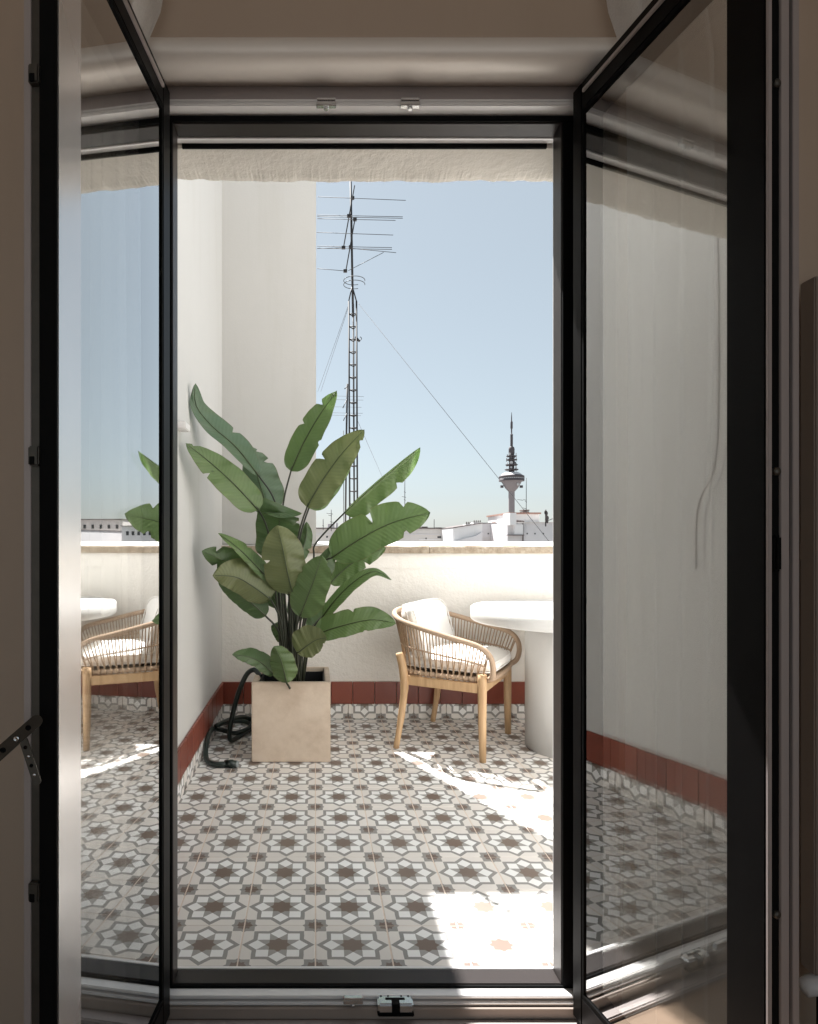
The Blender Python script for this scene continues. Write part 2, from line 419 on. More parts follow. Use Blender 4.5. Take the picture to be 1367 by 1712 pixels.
# terrace side wall, chimney block, parapet
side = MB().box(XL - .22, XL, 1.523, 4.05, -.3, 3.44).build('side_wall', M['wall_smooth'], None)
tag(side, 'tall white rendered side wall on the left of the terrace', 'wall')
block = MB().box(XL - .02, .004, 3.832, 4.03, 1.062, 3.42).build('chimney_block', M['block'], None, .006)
tag(block, 'tall plain cream block standing behind the plant on the parapet', 'chimney')
par = thing('parapet_wall', 'low cream stucco parapet along the far edge of the terrace', 'wall', (0, YW, 0))
box('wall', M['wall'], par, XL + .001, XR + .2, 0, .27, -.3, 1.010)
box('render_band', M['wall'], par, XL + .002, XR, -.003, -.0002, .921, 1.0095)
def coping(x0, x1, k):
    mb = MB(); n = 26; vs = []
    prof = [(.29, 1.011), (-.022, 1.011), (-.024, 1.050), (-.012, 1.057), (.10, 1.066), (.29, 1.082)]
    for i in range(n+1):
        x = x0 + (x1-x0)*i/n
        for q, (y, z) in enumerate(prof):
            e = .004 if q in (1, 2) else .002
            vs.append((x, y + random.uniform(-e, e)*(q in (1, 2, 3)), z + random.uniform(-e, e)*(q in (2, 3)) - (.002 if q == 1 else 0)*random.random()))
    m = len(prof)
    mb.add(vs, [(i*m+q, i*m+(q+1) % m, (i+1)*m+(q+1) % m, (i+1)*m+q) for i in range(n) for q in range(m)])
    mb.add([vs[q] for q in range(m)], [tuple(range(m))]); mb.add([vs[n*m+q] for q in range(m)], [tuple(range(m))])
    o = mb.build('coping_slab', M['coping'], par)
    o.data.materials.append(M['coping_top'])
    for p in o.data.polygons:
        if p.center.z > 1.055 and abs(p.normal.z) > .8: p.material_index = 1
xs = [XL + .002, .695, 1.95, XR + .2]
for i in range(3): coping(xs[i] + .001, xs[i+1] - .003, i)
ret = tag(box('bounce_wall', M['facade'], None, XR, XR + .2, YF + .002, YW - .03, -.3, 2.6), 'unseen cream stucco wall beyond the table, raised to bounce light', 'wall')  # stands out of view, made tall to throw light back over the terrace

# terrace floor and tiles
floor = struct(box('terrace_floor', M['grout'], None, XL + .001, XR - .001, 1.503, YW - .001, -.25, -.0011))
def tile_mesh(y0=-1.0, y1=1.0, name='tile'):
    h = .1; a = .0982; e = .0012
    mb = MB(); ya, yb = y0*.0992, y1*.0992
    vs = [(-a, ya, -.010), (a, ya, -.010), (a, yb, -.010), (-a, yb, -.010),
          (-a, ya, -e), (a, ya, -e), (a, yb, -e), (-a, yb, -e),
          (-a+e, ya+e, 0), (a-e, ya+e, 0), (a-e, yb-e, 0), (-a+e, yb-e, 0)]
    fs = [(8, 9, 10, 11)]
    for b in (0, 4):
        for k in range(4): fs.append((b+k, b+(k+1) % 4, b+4+(k+1) % 4, b+4+k))
    mb.add(vs, fs)
    me = bpy.data.meshes.new(name); me.from_pydata(mb.v, [], mb.f); me.update(); me.materials.append(M['tile']); return me
TM = tile_mesh()
rows = [1.587, 1.755, 1.935]
while rows[-1] < 3.75: rows.append(rows[-1] + .2012)
cols = [-.6 + .2*i for i in range(19)]
tb = bpy.data.objects
for r in range(len(rows)-1):
    ya, yb = rows[r], rows[r+1]
    for xa in cols:
        xb = xa + .2
        if xb > XR: continue
        me = TM; sx = 1.0; cx = (xa+xb)/2
        o = link('tile', me, floor, (cx, (ya+yb)/2, random.uniform(-.0004, .0004)))
        o.scale = (1, (yb-ya)/.2, 1)
        o.rotation_euler = (R(random.uniform(-.12, .12)), R(random.uniform(-.12, .12)), 0)

T0 = tile_mesh(.03, 1.0, 'cut_tile')
for xa in cols:
    if xa + .2 < XR: link('tile', T0, floor, (xa + .1, 1.587 - .083, 0)).scale = (1, .83, 1)

# patterned border tiles standing on edge and red skirting above them
BM = tile_mesh(-1.0, -.13, 'border_tile')
def quad_tile(name, w, h, t, m):
    mb = MB().box(-w/2, w/2, -t, 0, 0, h)
    me = bpy.data.meshes.new(name); me.from_pydata(mb.v, [], mb.f); me.update()
    bm = bmesh.new(); bm.from_mesh(me); bmesh.ops.recalc_face_normals(bm, faces=bm.faces)
    bmesh.ops.bevel(bm, geom=bm.edges[:], offset=.002, segments=1, affect='EDGES'); bm.to_mesh(me); bm.free()
    me.materials.append(m); return me
RW = .1335
RM = quad_tile('skirting_tile', RW - .003, .134, .013, M['red'])
for i in range(18):
    x = -.5 + .2*i
    if x + .1 > XR: break
    o = link('border_tile', BM, par, (x, -.010, .1015)); o.rotation_euler = (R(90), 0, 0)
i = 0
while XL + RW*(i+.5) + RW/2 < XR:
    o = link('skirting_tile', RM, par, (XL + .002 + RW*(i+.5), -.001, .091 + random.uniform(-.001, .001))); i += 1
for i in range(11):
    y = 1.835 + .2*i - .03
    if y > 3.72: break
    o = link('border_tile', BM, side, (XL + .010, y, .1015)); o.rotation_euler = (R(90), 0, R(90))
i = 0
while YW - .02 - RW*(i+1) > YF:
    o = link('skirting_tile', RM, side, (XL + .001, YW - .016 - RW*(i+.5), .091 + random.uniform(-.001, .001)))
    o.rotation_euler = (0, 0, R(90)); i += 1

# ------------------------------------------------------------------ fixed door frame and threshold
fr = thing('door_frame', 'dark metal frame fixed around the open terrace doorway', 'door frame', (0, 1.475, 0))
FX0, FX1, FZ0, FZ1 = -.332, .573, .053, 2.0575
def fbox(name, m, x0, x1, y0, y1, z0, z1, bev=.0015):
    return box(name, m, fr, x0, x1, y0 - 1.475, y1 - 1.475, z0, z1, bev)
fbox('jamb', M['frame_brown'], OX0 + .002, FX0, 1.45, 1.50, -.02, 2.126)
fbox('jamb', M['frame_brown'], FX1, OX1 - .002, 1.45, 1.50, -.02, 2.126)
fbox('head', M['frame_brown'], FX0 + .0005, FX1 - .0005, 1.45, 1.50, FZ1, 2.126)
fbox('sill', M['frame_brown'], FX0 + .0005, FX1 - .0005, 1.45, 1.50, -.02, FZ0)
fbox('seal', M['gasket'], FX0 - .028, FX1 + .028, 1.443, 1.4498, FZ1 + .002, 2.0725)
fbox('seal', M['gasket'], FX0 - .028, FX1 + .028, 1.443, 1.4498, .022, FZ0 - .002)
fbox('seal', M['gasket'], OX0 + .003, FX0 - .0015, 1.443, 1.4498, FZ0 - .001, FZ1 + .001)
fbox('seal', M['gasket'], FX1 + .0015, OX1 - .003, 1.443, 1.4498, FZ0 - .001, FZ1 + .001)
for z in (2.0735, 2.0845):
    fbox('track_strip', M['alu'], OX0 + .01, OX1 - .01, 1.412 + (z > 2.08)*.006, 1.449, z, z + .0085, .002)
for z in (.0295, .0395):
    fbox('track_strip', M['alu'], OX0 + .01, OX1 - .01, 1.412 + (z > .035)*.006, 1.449, z, z + .0075, .002)
fbox('head_cover', M['alu_dim'], OX0 + .01, OX1 - .01, 1.426, 1.449, 2.094, 2.1290)
fbox('outer_trim', M['alu'], FX0 - .01, FX1 + .01, 1.5005, 1.508, 2.0555, 2.0640, .001)
fbox('outer_trim', M['white_plastic'], FX0 - .01, FX1 + .01, 1.5085, 1.5265, 2.0600, 2.0700, .001)
fbox('screen_slot', M['gasket'], FX0 + .004, FX1 - .004, 1.5270, 1.5345, 2.0505, 2.0650, .001)
fbox('outer_trim', M['alu'], FX0 - .012, FX0 - .002, 1.5005, 1.507, .06, 2.054, .001)
fbox('outer_trim', M['alu'], FX1 + .002, FX1 + .012, 1.5005, 1.507, .06, 2.054, .001)
fbox('drip_edge', M['alu'], FX0 - .02, FX1 + .02, 1.5005, 1.510, .0005, .0535, .001)
def keeper(x, z, up):
    mb = MB(); s = 1 if up else -1
    mb.box(x-.022, x+.022, 1.400-1.475, 1.412-1.475, z-.006, z+.004)
    mb.box(x-.021, x+.021, 1.398-1.475, 1.409-1.475, z+.0045, z+.0105)
    mb.tube([(x, 1.405-1.475, z-.013), (x, 1.405-1.475, z-.005)], .006, 10)
    return mb.build('keeper_clip', M['chrome'], fr, .0012, 1)
keeper((545-CX)*1.405/FPX, 2.0715, True); keeper((685-CX)*1.405/FPX, 2.0715, True); keeper((590-CX)*1.405/FPX, .0465, False)
# lock strike on the threshold
lx = (661-CX)*1.40/FPX
mb = MB(); Y0 = 1.392-1.475
mb.box(lx-.040, lx+.040, Y0, Y0+.030, .026, .0475)
st = mb.build('lock_strike', M['chrome'], fr, .004, 2)
box('slot', M['gasket'], st, lx-.022, lx+.022, Y0+.014, Y0+.021, .0466, .0482, .0005)
box('slot', M['gasket'], st, lx-.009, lx+.009, Y0-.0012, Y0+.0135, .0466, .0482, .0005)
box('slot', M['gasket'], st, lx-.009, lx+.009, Y0-.0014, Y0+.004, .0275, .0464, .0005)
for sx in (-.031, -.015, .015, .031):
    MB().tube([(lx+sx, Y0+.0255, .0470), (lx+sx, Y0+.0255, .0483)], .0022, 10).build('screw', M['gasket'], st)
box('strike_base', M['gasket'], st, lx-.041, lx+.041, Y0-.001, Y0+.028, .0195, .0258, .002)
thr = thing('threshold', 'brown painted threshold board below the terrace door', 'threshold', (0, 1.40, 0))
box('board', M['threshold'], thr, OX0 + .004, OX1 - .004, 1.404-1.40, 1.449-1.40, -.02, .0285, .001)
box('nosing', M['alu_dim'], thr, OX0 + .004, OX1 - .004, 1.372-1.40, 1.4035-1.40, -.02, .0065, .003)

# ------------------------------------------------------------------ door leaves
def door_leaf(label, hinge, d, width, side_sign, stile_far, stile_near, near_mat, frame_mat, bands, bolts):
    """local +x runs from hinge to free edge, local +y is the outdoor face's inner side (thickness goes to -y * side)"""
    ang = math.atan2(d[1], d[0])
    t = thing('door_leaf', label, 'door', (hinge[0], hinge[1], 0), ang)
    z0, z1 = .018, 2.094; s = side_sign; T = .056
    def b(name, m, x0, x1, ya, yb, za, zb, bev=.002, parent=t):
        lo, hi = sorted((ya*s, yb*s)); return box(name, m, parent, x0, x1, lo, hi, za, zb, bev)
    RH = .062
    b('stile', frame_mat, 0, stile_far, 0, T, z0, z1)
    ns = b('stile', near_mat, width - stile_near, width, 0, T*.52, z0, z1)
    b('rail', frame_mat, stile_far + .0004, width - stile_near - .0004, 0, T, z1 - RH, z1)
    b('rail', frame_mat, stile_far + .0004, width - stile_near - .0004, 0, T, z0, z0 + RH)
    # stepped outer flange and glazing beads
    b('glazing_bead', M['gasket'], stile_far + .0006, width - stile_near - .0006, .0008, .0042, z1 - RH - .010, z1 - RH - .0004, .001)
    b('glazing_bead', M['gasket'], stile_far + .0006, width - stile_near - .0006, .0008, .0042, z0 + RH + .0004, z0 + RH + .010, .001)
    b('glazing_bead', M['gasket'], stile_far + .0004, stile_far + .007, .0008, .0042, z0 + RH + .0104, z1 - RH - .0104, .001)
    b('drip_strip', M['alu_dim'], stile_far + .01, width - stile_near - .01, -.006, -.0004, z1 - .030, z1 - .022, .001)
    for y in (.0045, .0245):
        b('glass_pane', M['glass'], stile_far + .0002 + .0006, width - stile_near - .0006, y, y + .004, z0 + RH - .0, z1 - RH + .0, 0)
    # free edge: coloured bands of the profile
    y = T*.0
    x1 = width
    yy = 0.0
    for nme, m, wd, inset in bands:
        b(nme, M[m], width - .03, x1 - inset + (.0012 if inset == 0 else 0), yy + .0003, yy + wd - .0003, z0 + .0005, z1 - .0005, .0006) if yy > T*.52 - .001 else \
            b(nme, M[m], width + .0003, width + .0045 - inset, yy + .0003, yy + wd - .0003, z0, z1, .0006)
        yy += wd
    b('stile_core', M['gasket'], width - stile_near + .0004, width - .031, T*.52 + .0005, max(T, yy), z0 + .001, z1 - .001, 0)
    return t, b

# left leaf (stands almost square to the frame)
dl = Vector((-.085, -1)).normalized()
LW = .507
left, lb = door_leaf('left glass door leaf swung inward, reflecting sky, table and chair', (-.327, 1.400), dl, LW, -1,
    .046, .073, M['stile_pale'], M['frame'],
    [('edge_seal', 'gasket', .0265, 0), ('hardware_groove', 'hardware', .0135, .004), ('edge_strip', 'alu_dim', .0115, 0)], None)
dr = Vector((.2024, -1)).normalized()
RWd = .478
right, rb = door_leaf('right glass door leaf swung inward, reflecting the white side wall', (.579, 1.400), dr, RWd, 1,
    .032, .070, M['frame'], M['frame'],
    [('edge_strip', 'alu_dim', .0075, 0), ('hardware_groove', 'gasket', .0155, .004), ('edge_strip', 'alu_dim', .0155, 0),
     ('edge_seal', 'gasket', .0095, .003), ('edge_strip', 'alu_dim', .0125, 0)], None)
# hardware on the free edges (heights read from the photo)
def zl(y, d): return EYE - (y - CY)*d/FPX
for y, kind in ((112, 'k'), (300, 's'), (498, 's'), (760, 'k'), (885, 's'), (940, 's'), (962, 's'), (1010, 'h'), (1060, 's'), (1106, 'h'), (1128, 's'), (1155, 's'), (1464, 's'), (1500, 'k')):
    z = zl(y, .878); ya, yb = .0255, .037
    if kind == 'k':
        o = lb('keeper', M['hardware'], LW - .004, LW + .010, .0245, .0405, z - .014, z + .014, .002)
        lb('slot', M['gasket'], LW + .0095, LW + .0106, .030, .038, z - .013, z - .001, .001, o)
    elif kind == 's':
        mb = MB(); mb.lathe([(0, 0), (.0032, 0), (.0026, .0015), (0, .0016)], n=12)
        o = mb.build('screw', M['chrome'], left, 0, loc=(LW - .0028, -.031, z)); o.rotation_euler = (0, R(90), 0)
    else:
        lb('cam_hole', M['gasket'], LW - .004, LW - .0022, .0265, .0355, z - .006, z + .006, .0045)
for y in (104, 138, 282, 455, 630, 670, 750, 788, 1020, 1110, 1283, 1487, 1530):
    z = zl(y, .93)
    big = y in (138, 788, 1530)
    mb = MB(); r = .0062 if big else .003
    mb.lathe([(0, 0), (r, 0), (r, .008 if big else .0015), (r*.6, .010 if big else .002), (0, .010 if big else .002)], n=14)
    o = mb.build('bolt' if big else 'screw', M['hardware'], right, 0, loc=(RWd - .003, .017 if big else .013, z)); o.rotation_euler = (0, R(90), 0)
rb('latch_case', M['gasket'], RWd - .003, RWd + .009, .0085, .0215, zl(955, .93), zl(895, .93), .003)

# opening restrictor arm on the left leaf
stay = thing('restrictor_arm', 'perforated zinc restrictor arm hooked on the left door leaf edge', 'door stay', (0, 0, 0))
def strap(pa, pb, w, name, parent, th=.0025, holes=4):
    a = Vector(pa); b_ = Vector(pb); t = (b_-a).normalized(); nrm = Vector((0, -1, 0)); nrm = (nrm - t*nrm.dot(t)).normalized(); sd = t.cross(nrm).normalized()
    mb = MB(); L = (b_-a).length; pts = []
    for k in range(9):
        an = math.pi/2 + math.pi*k/8; pts.append((w/2*math.cos(an), w/2*math.sin(an)))
    for k in range(9):
        an = -math.pi/2 + math.pi*k/8; pts.append((L + w/2*math.cos(an), w/2*math.sin(an)))
    top = [a + t*x + sd*y + nrm*th for x, y in pts]; bot = [a + t*x + sd*y for x, y in pts]; n = len(pts)
    mb.add(top + bot, [tuple(range(n)), tuple(range(2*n-1, n-1, -1))] + [(k, n+k, n+(k+1) % n, (k+1) % n) for k in range(n)])
    o = mb.build(name, M['hardware'], parent)
    for h in range(holes):
        c = a + t*(L*(h+.7)/(holes+.4))
        q = MB().lathe([(0, 0), (w*.24, 0), (w*.20, .0012), (0, .0013)], n=12).build('rivet', M['chrome'] if h % 2 else M['gasket'], o, 0, loc=c + nrm*th)
        q.rotation_euler = nrm.to_track_quat('Z', 'Y').to_euler()
    return o
dS = .862
strap(P(60, 1206, dS), P(-60, 1312, dS-.10), .0165, 'arm', stay, holes=5)
strap(P(40, 1238, dS+.004), P(62, 1305, dS+.004), .0115, 'link', stay, holes=4)

# ------------------------------------------------------------------ curtains and radiator in the room
def curtain(label, xi_top, xi_bot, xo, ph):
    mb = MB(); NU, NV = 72, 40; z0, z1 = .015, 2.575
    for j in range(NV+1):
        v = j/NV; z = z0 + (z1-z0)*v
        k = max(0, min(1, (z - 2.05)/.2)); xi = xi_bot + (xi_top - xi_bot)*k*k*(3-2*k)
        for i in range(NU+1):
            u = i/NU; x = xi + (xo - xi)*u
            y = 1.285 + .028*math.sin(u*33 + ph + .5*math.sin(v*3)) + .009*math.sin(u*71 + 2*ph + v*1.5) + .006*math.sin(v*5+ph)
            mb.v.append((x + .006*math.sin(v*4 + u*9), y, z))
    for j in range(NV):
        for i in range(NU):
            mb.f.append((j*(NU+1)+i, j*(NU+1)+i+1, (j+1)*(NU+1)+i+1, (j+1)*(NU+1)+i)); mb.sm.append(True)
    o = mb.build('sheer_curtain', M['sheer'], None); tag(o, label, 'curtain'); return o
curtain('white sheer curtain hanging behind the left door leaf', -.310, -.372, -.54, .3)
curtain('white sheer curtain hanging behind the right door leaf', .605, .650, .96, 1.4)
rad = thing('radiator', 'dim flat radiator at the right edge beside the door', 'radiator', (1.106, 1.27, 0))
box('panel', M['radiator'], rad, -.098, .30, -.015, .025, .205, 1.62, .003, 2)
box('bracket', M['radiator'], rad, -.082, .28, .026, .064, 1.047, 1.082, .003)
box('bracket', M['radiator'], rad, -.060, .28, .026, .064, .35, .385, .003)
box('foot', M['gasket'], rad, -.07, -.04, -.01, .02, -.004, .2045, .003)
o = MB().lathe([(0, 0), (.016, .002), (.019, .02), (.016, .05), (0, .053)], n=20).build('valve', M['white_plastic'], rad, 0, loc=(-.120, -.01, .178)); o.rotation_euler = (0, R(70), 0)

# ------------------------------------------------------------------ terrace wall fittings
jb = tag(box('junction_box', M['white_plastic'], None, XL + .0005, XL + .042, 2.55, 2.65, 1.548, 1.578, .003), 'small white plastic box fixed on the left side wall', 'junction box')
pts = smooth_path([(XL + .006, 1.86, 3.2), (XL + .006, 1.862, 2.4), (XL + .006, 1.858, 1.75), (XL + .006, 1.87, 1.38), (XL + .006, 1.93, 1.24), (XL + .006, 1.945, 1.14), (XL + .006, 1.945, .98)], 10)
tag(MB().tube(pts, .0042, 8).build('wall_cable', M['cable'], None), 'thin grey cable running down the left side wall near the doorway', 'cable')

# ------------------------------------------------------------------ planter and plant
PX0, PX1, PY0, PY1, PH = -.313, .074, 3.046, 3.432, .393
pcx, pcy = (PX0+PX1)/2, (PY0+PY1)/2
pl = thing('planter', 'square sandy fibre clay planter holding the tall plant', 'planter', (pcx, pcy, 0))
h = (PX1-PX0)/2; wt = .027
mb = MB()
o8 = [(-h, -h), (h, -h), (h, h), (-h, h)]; i8 = [(-h+wt, -h+wt), (h-wt, -h+wt), (h-wt, h-wt), (-h+wt, h-wt)]
vs = [(x, y, .002) for x, y in o8] + [(x, y, PH) for x, y in o8] + [(x, y, PH) for x, y in i8] + [(x, y, .25) for x, y in i8]
fs = [(0, 3, 2, 1), (12, 13, 14, 15)]
for b0 in (0, 4, 8):
    for k in range(4): fs.append((b0+k, b0+(k+1) % 4, b0+4+(k+1) % 4, b0+4+k))
mb.add(vs, fs); mb.build('pot', M['pot'], pl, .004, 2)
hi = h - wt - .001
mb = MB(); li = hi - .006
mb.box(-hi, hi, -hi, -li, .255, .372).box(-hi, hi, li, hi, .255, .372).box(-hi, -li, -li+.0005, li-.0005, .255, .372).box(li, hi, -li+.0005, li-.0005, .255, .372)
mb.build('liner', M['liner'], pl)
mb = MB(); G = 18
for j in range(G+1):
    for i in range(G+1):
        mb.v.append((-li + 2*li*i/G, -li + 2*li*j/G, .318 + random.uniform(-.006, .006)))
for j in range(G):
    for i in range(G): mb.f.append((j*(G+1)+i, j*(G+1)+i+1, (j+1)*(G+1)+i+1, (j+1)*(G+1)+i)); mb.sm.append(False)
mb.build('soil', M['soil'], pl)

plant = thing('banana_plant', 'tall broad leaved green plant growing in the square planter', 'plant', (pcx, pcy, .32))
def leaf(mid, wl, wr, mat, dl=0.0, dr=0.0, notch=(), stem=None, soil=(0, 0), base=.22, tipk=2.0, fold=.0, rib=True, srad=.0052, peak=.42):
    """mid: midrib as (photo x, photo y, distance) from base to tip; wl / wr: seen half widths in photo pixels, left and
    right of the base-to-tip direction; dl / dr: metres by which each edge stands nearer (-) or farther (+)"""
    pts = smooth_path([P(*q) for q in mid], 10); L = [0]
    for a, b in zip(pts, pts[1:]): L.append(L[-1] + (b-a).length)
    tot = L[-1]; N = 44; NS = 5
    def at(t):
        s = t*tot
        for i in range(len(pts)-1):
            if L[i+1] >= s: return pts[i].lerp(pts[i+1], (s-L[i])/max(1e-9, L[i+1]-L[i]))
        return pts[-1].copy()
    mb = MB(); off = Vector(plant.location)
    seed = random.uniform(0, 9)
    for i in range(N+1):
        t = i/N; p = at(t); q = at(min(1, t+.02)) - at(max(0, t-.02))
        s2 = Vector((-q.z, 0, q.x)); s2.normalize()           # left of the direction, seen from the camera
        f = 1.0
        if t < base: f = math.sqrt(max(0, 1-(1-t/base)**2))
        f *= 1.0 if t < peak else max(0, 1-((t-peak)/(1-peak))**tipk)**.75
        f *= .98 + .025*math.sin(t*19+seed)
        for k in range(-NS, NS+1):
            u = k/NS; w = (wl if u < 0 else wr)
            e = abs(u)
            for (sd, tc, dp) in notch:
                if (u < 0) == (sd < 0) and abs(u) > 0:
                    g = (t - tc)*N
                    cut = max(0, 1-abs(g + (1-e)*1.2)/1.3)
                    e = e*(1 - dp*cut) if abs(u) > .55 else e
            wpx = .94*w*f*e*p.y/FPX
            dep = (dl if u < 0 else dr)*f*e + fold*f*e*e + .0065*math.sin(t*23 + u*3 + seed)*e + .004*math.sin(t*51 + u*6 + 2*seed)*e
            off2 = s2*(wpx if u < 0 else -wpx)
            mb.v.append(tuple(p + off2 + Vector((0, dep, 0)) - off)); mb.uv.append((u, t))
    W = 2*NS+1
    for i in range(N):
        for k in range(W-1):
            mb.f.append((i*W+k, i*W+k+1, (i+1)*W+k+1, (i+1)*W+k)); mb.sm.append(True)
    o = mb.build('leaf', M[mat], plant)
    if rib:
        path = [at(t/14*.96) + Vector((0, -.003, 0)) - off for t in range(15)]
        MB().tube(path, [.0042*(1-.75*i/14) for i in range(15)], 6).build('midrib', M['midrib'], o)
    # stalk down to the soil
    b0 = pts[0]; sx, sy = soil
    end = Vector((pcx + sx, pcy + sy, .31))
    if stem is None:
        m1 = b0.lerp(end, .45); m1.x += (end.x - b0.x)*.28; m1.y += (end.y - b0.y)*.25
        sp = [b0, m1, end]
    else: sp = [b0] + [P(*q) for q in stem] + [end]
    dirn = (pts[1]-pts[0]).normalized()
    sp = smooth_path([at(.05)] + sp, 7)
    n = len(sp)
    MB().tube([p - off for p in sp], [srad*(.72 + .45*i/(n-1)) for i in range(n)], 7).build('stalk', M['stem'], plant)
    return o

# upper leaves
leaf([(432,795,3.12),(395,748,3.02),(352,710,2.90),(327,676,2.83),(327,641,2.80)], 15, 25, 'leaf_blue', -.03, .07, [(1,.45,.4)], [(462,848,3.16),(470,960,3.18)], (-.02,.02), peak=.5, base=.42)
leaf([(432,853,2.98),(388,806,2.86),(345,768,2.70),(310,741,2.60)], 27, 27, 'leaf_green', -.05, .05, [(-1,.62,.5),(1,.93,.5)], [(448,890,3.05),(466,985,3.12)], (-.03,-.03))
leaf([(450,860,3.22),(436,815,3.22),(424,775,3.20),(412,745,3.18)], 30, 38, 'leaf_blue', .04, .04, [(1,.72,.5),(1,.88,.4)], [(455,900,3.24)], (-.02,.04), base=.3)
leaf([(486,788,3.10),(505,745,3.03),(530,700,2.92),(563,653,2.80)], 26, 27, 'leaf_green', .05, -.04, [(-1,.52,.35),(-1,.80,.75),(1,.42,.2)], [(472,855,3.14),(474,960,3.2)], (-.01,.0))
leaf([(513,848,3.06),(537,806,3.02),(570,760,2.96),(609,718,2.90)], 33, 31, 'leaf_olive', .04, -.03, [(-1,.52,.45),(1,.88,.55)], [(498,900,3.10),(488,1000,3.18)], (.01,-.02))
leaf([(516,850,3.16),(542,812,3.18),(566,780,3.20),(590,750,3.22)], 20, 26, 'leaf_green', .02, .02, (), [(500,905,3.2),(490,1000,3.2)], (.02,.02))
leaf([(575,858,3.20),(616,820,3.14),(660,783,3.07),(702,748,3.0)], 3, 31, 'leaf_green', -.07, .03, [(1,.62,.35)], [(528,908,3.25),(524,935,3.27),(512,1010,3.26)], (.04,.05), tipk=3.2, rib=True)
leaf([(555,932,3.12),(600,902,3.06),(655,874,2.99),(719,857,2.92)], 40, 34, 'leaf_green', .06, -.03, [(-1,.50,.7),(-1,.80,.4),(1,.74,.45)], [(532,950,3.18),(502,1040,3.22)], (.03,.0), base=.26, tipk=3.4)
leaf([(551,976,3.20),(580,948,3.22),(612,928,3.24),(645,916,3.26)], 20, 20, 'leaf_green', .03, -.02, [(1,.62,.6)], [(528,1000,3.2),(505,1060,3.22)], (.04,.02), tipk=2.6)
leaf([(537,1034,3.08),(560,1003,3.04),(592,972,3.0),(626,955,2.96),(655,970,2.93)], 9, 12, 'leaf_green', .05, -.04, (), [(520,1060,3.12)], (.05,-.03), peak=.4)
leaf([(529,1060,3.00),(568,1047,2.95),(620,1036,2.90),(662,1042,2.86)], 24, 18, 'leaf_green', .05, -.05, [(-1,.52,.3),(1,.60,.2)], [(512,1082,3.06)], (.05,-.05), tipk=3)
leaf([(497,1092,2.98),(515,1078,2.95),(530,1069,2.93),(546,1066,2.90)], 33, 23, 'leaf_olive', .03, .0, [(1,.85,.4)], [(497,1110,3.02)], (.05,-.08), base=.35)
leaf([(479,1142,3.0),(474,1120,2.98),(468,1100,2.96),(458,1080,2.95)], 22, 24, 'leaf_green', .03, .02, (), [(484,1150,3.04)], (.0,-.08), base=.3, tipk=2.6)
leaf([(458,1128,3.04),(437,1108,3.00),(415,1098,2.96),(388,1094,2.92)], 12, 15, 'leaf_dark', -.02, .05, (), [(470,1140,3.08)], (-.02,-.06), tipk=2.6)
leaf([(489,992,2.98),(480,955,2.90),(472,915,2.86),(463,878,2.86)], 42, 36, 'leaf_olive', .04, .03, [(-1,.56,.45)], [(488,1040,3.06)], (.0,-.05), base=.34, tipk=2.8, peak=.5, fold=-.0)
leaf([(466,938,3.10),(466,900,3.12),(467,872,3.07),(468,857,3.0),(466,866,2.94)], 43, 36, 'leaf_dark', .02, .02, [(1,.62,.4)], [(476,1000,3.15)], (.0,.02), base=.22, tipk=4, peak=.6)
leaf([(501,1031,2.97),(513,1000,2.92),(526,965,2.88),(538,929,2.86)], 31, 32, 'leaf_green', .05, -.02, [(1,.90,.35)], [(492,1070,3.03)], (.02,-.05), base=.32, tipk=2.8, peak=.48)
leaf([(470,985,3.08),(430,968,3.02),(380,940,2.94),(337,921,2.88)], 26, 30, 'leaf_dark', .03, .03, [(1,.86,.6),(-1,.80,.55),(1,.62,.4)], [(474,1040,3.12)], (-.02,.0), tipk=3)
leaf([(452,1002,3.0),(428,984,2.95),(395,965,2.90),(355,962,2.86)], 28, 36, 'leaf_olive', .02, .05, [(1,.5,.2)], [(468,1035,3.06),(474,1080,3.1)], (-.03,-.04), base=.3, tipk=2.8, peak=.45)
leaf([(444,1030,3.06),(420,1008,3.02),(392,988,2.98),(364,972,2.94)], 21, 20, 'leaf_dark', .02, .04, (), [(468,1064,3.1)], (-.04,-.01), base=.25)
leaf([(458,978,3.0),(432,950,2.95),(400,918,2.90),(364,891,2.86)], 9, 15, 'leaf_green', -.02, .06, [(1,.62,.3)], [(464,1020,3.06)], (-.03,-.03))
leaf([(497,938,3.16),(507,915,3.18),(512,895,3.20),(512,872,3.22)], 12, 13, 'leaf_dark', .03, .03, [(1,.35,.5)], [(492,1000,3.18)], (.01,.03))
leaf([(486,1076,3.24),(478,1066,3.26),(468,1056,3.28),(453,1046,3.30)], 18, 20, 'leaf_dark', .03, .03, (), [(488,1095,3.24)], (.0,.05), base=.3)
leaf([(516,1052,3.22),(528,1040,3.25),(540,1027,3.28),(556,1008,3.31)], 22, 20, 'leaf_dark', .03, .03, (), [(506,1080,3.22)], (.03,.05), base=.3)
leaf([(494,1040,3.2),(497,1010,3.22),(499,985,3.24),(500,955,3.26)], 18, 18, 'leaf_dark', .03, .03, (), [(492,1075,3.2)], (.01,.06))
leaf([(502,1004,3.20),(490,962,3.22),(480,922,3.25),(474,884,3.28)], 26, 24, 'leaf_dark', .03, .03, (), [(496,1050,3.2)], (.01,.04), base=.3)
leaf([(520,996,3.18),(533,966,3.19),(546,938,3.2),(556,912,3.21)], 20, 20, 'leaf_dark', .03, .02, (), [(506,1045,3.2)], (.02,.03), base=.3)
leaf([(470,1016,3.16),(450,990,3.16),(434,968,3.16),(416,948,3.15)], 18, 20, 'leaf_dark', .02, .04, (), [(478,1060,3.18)], (-.02,.03), base=.3)
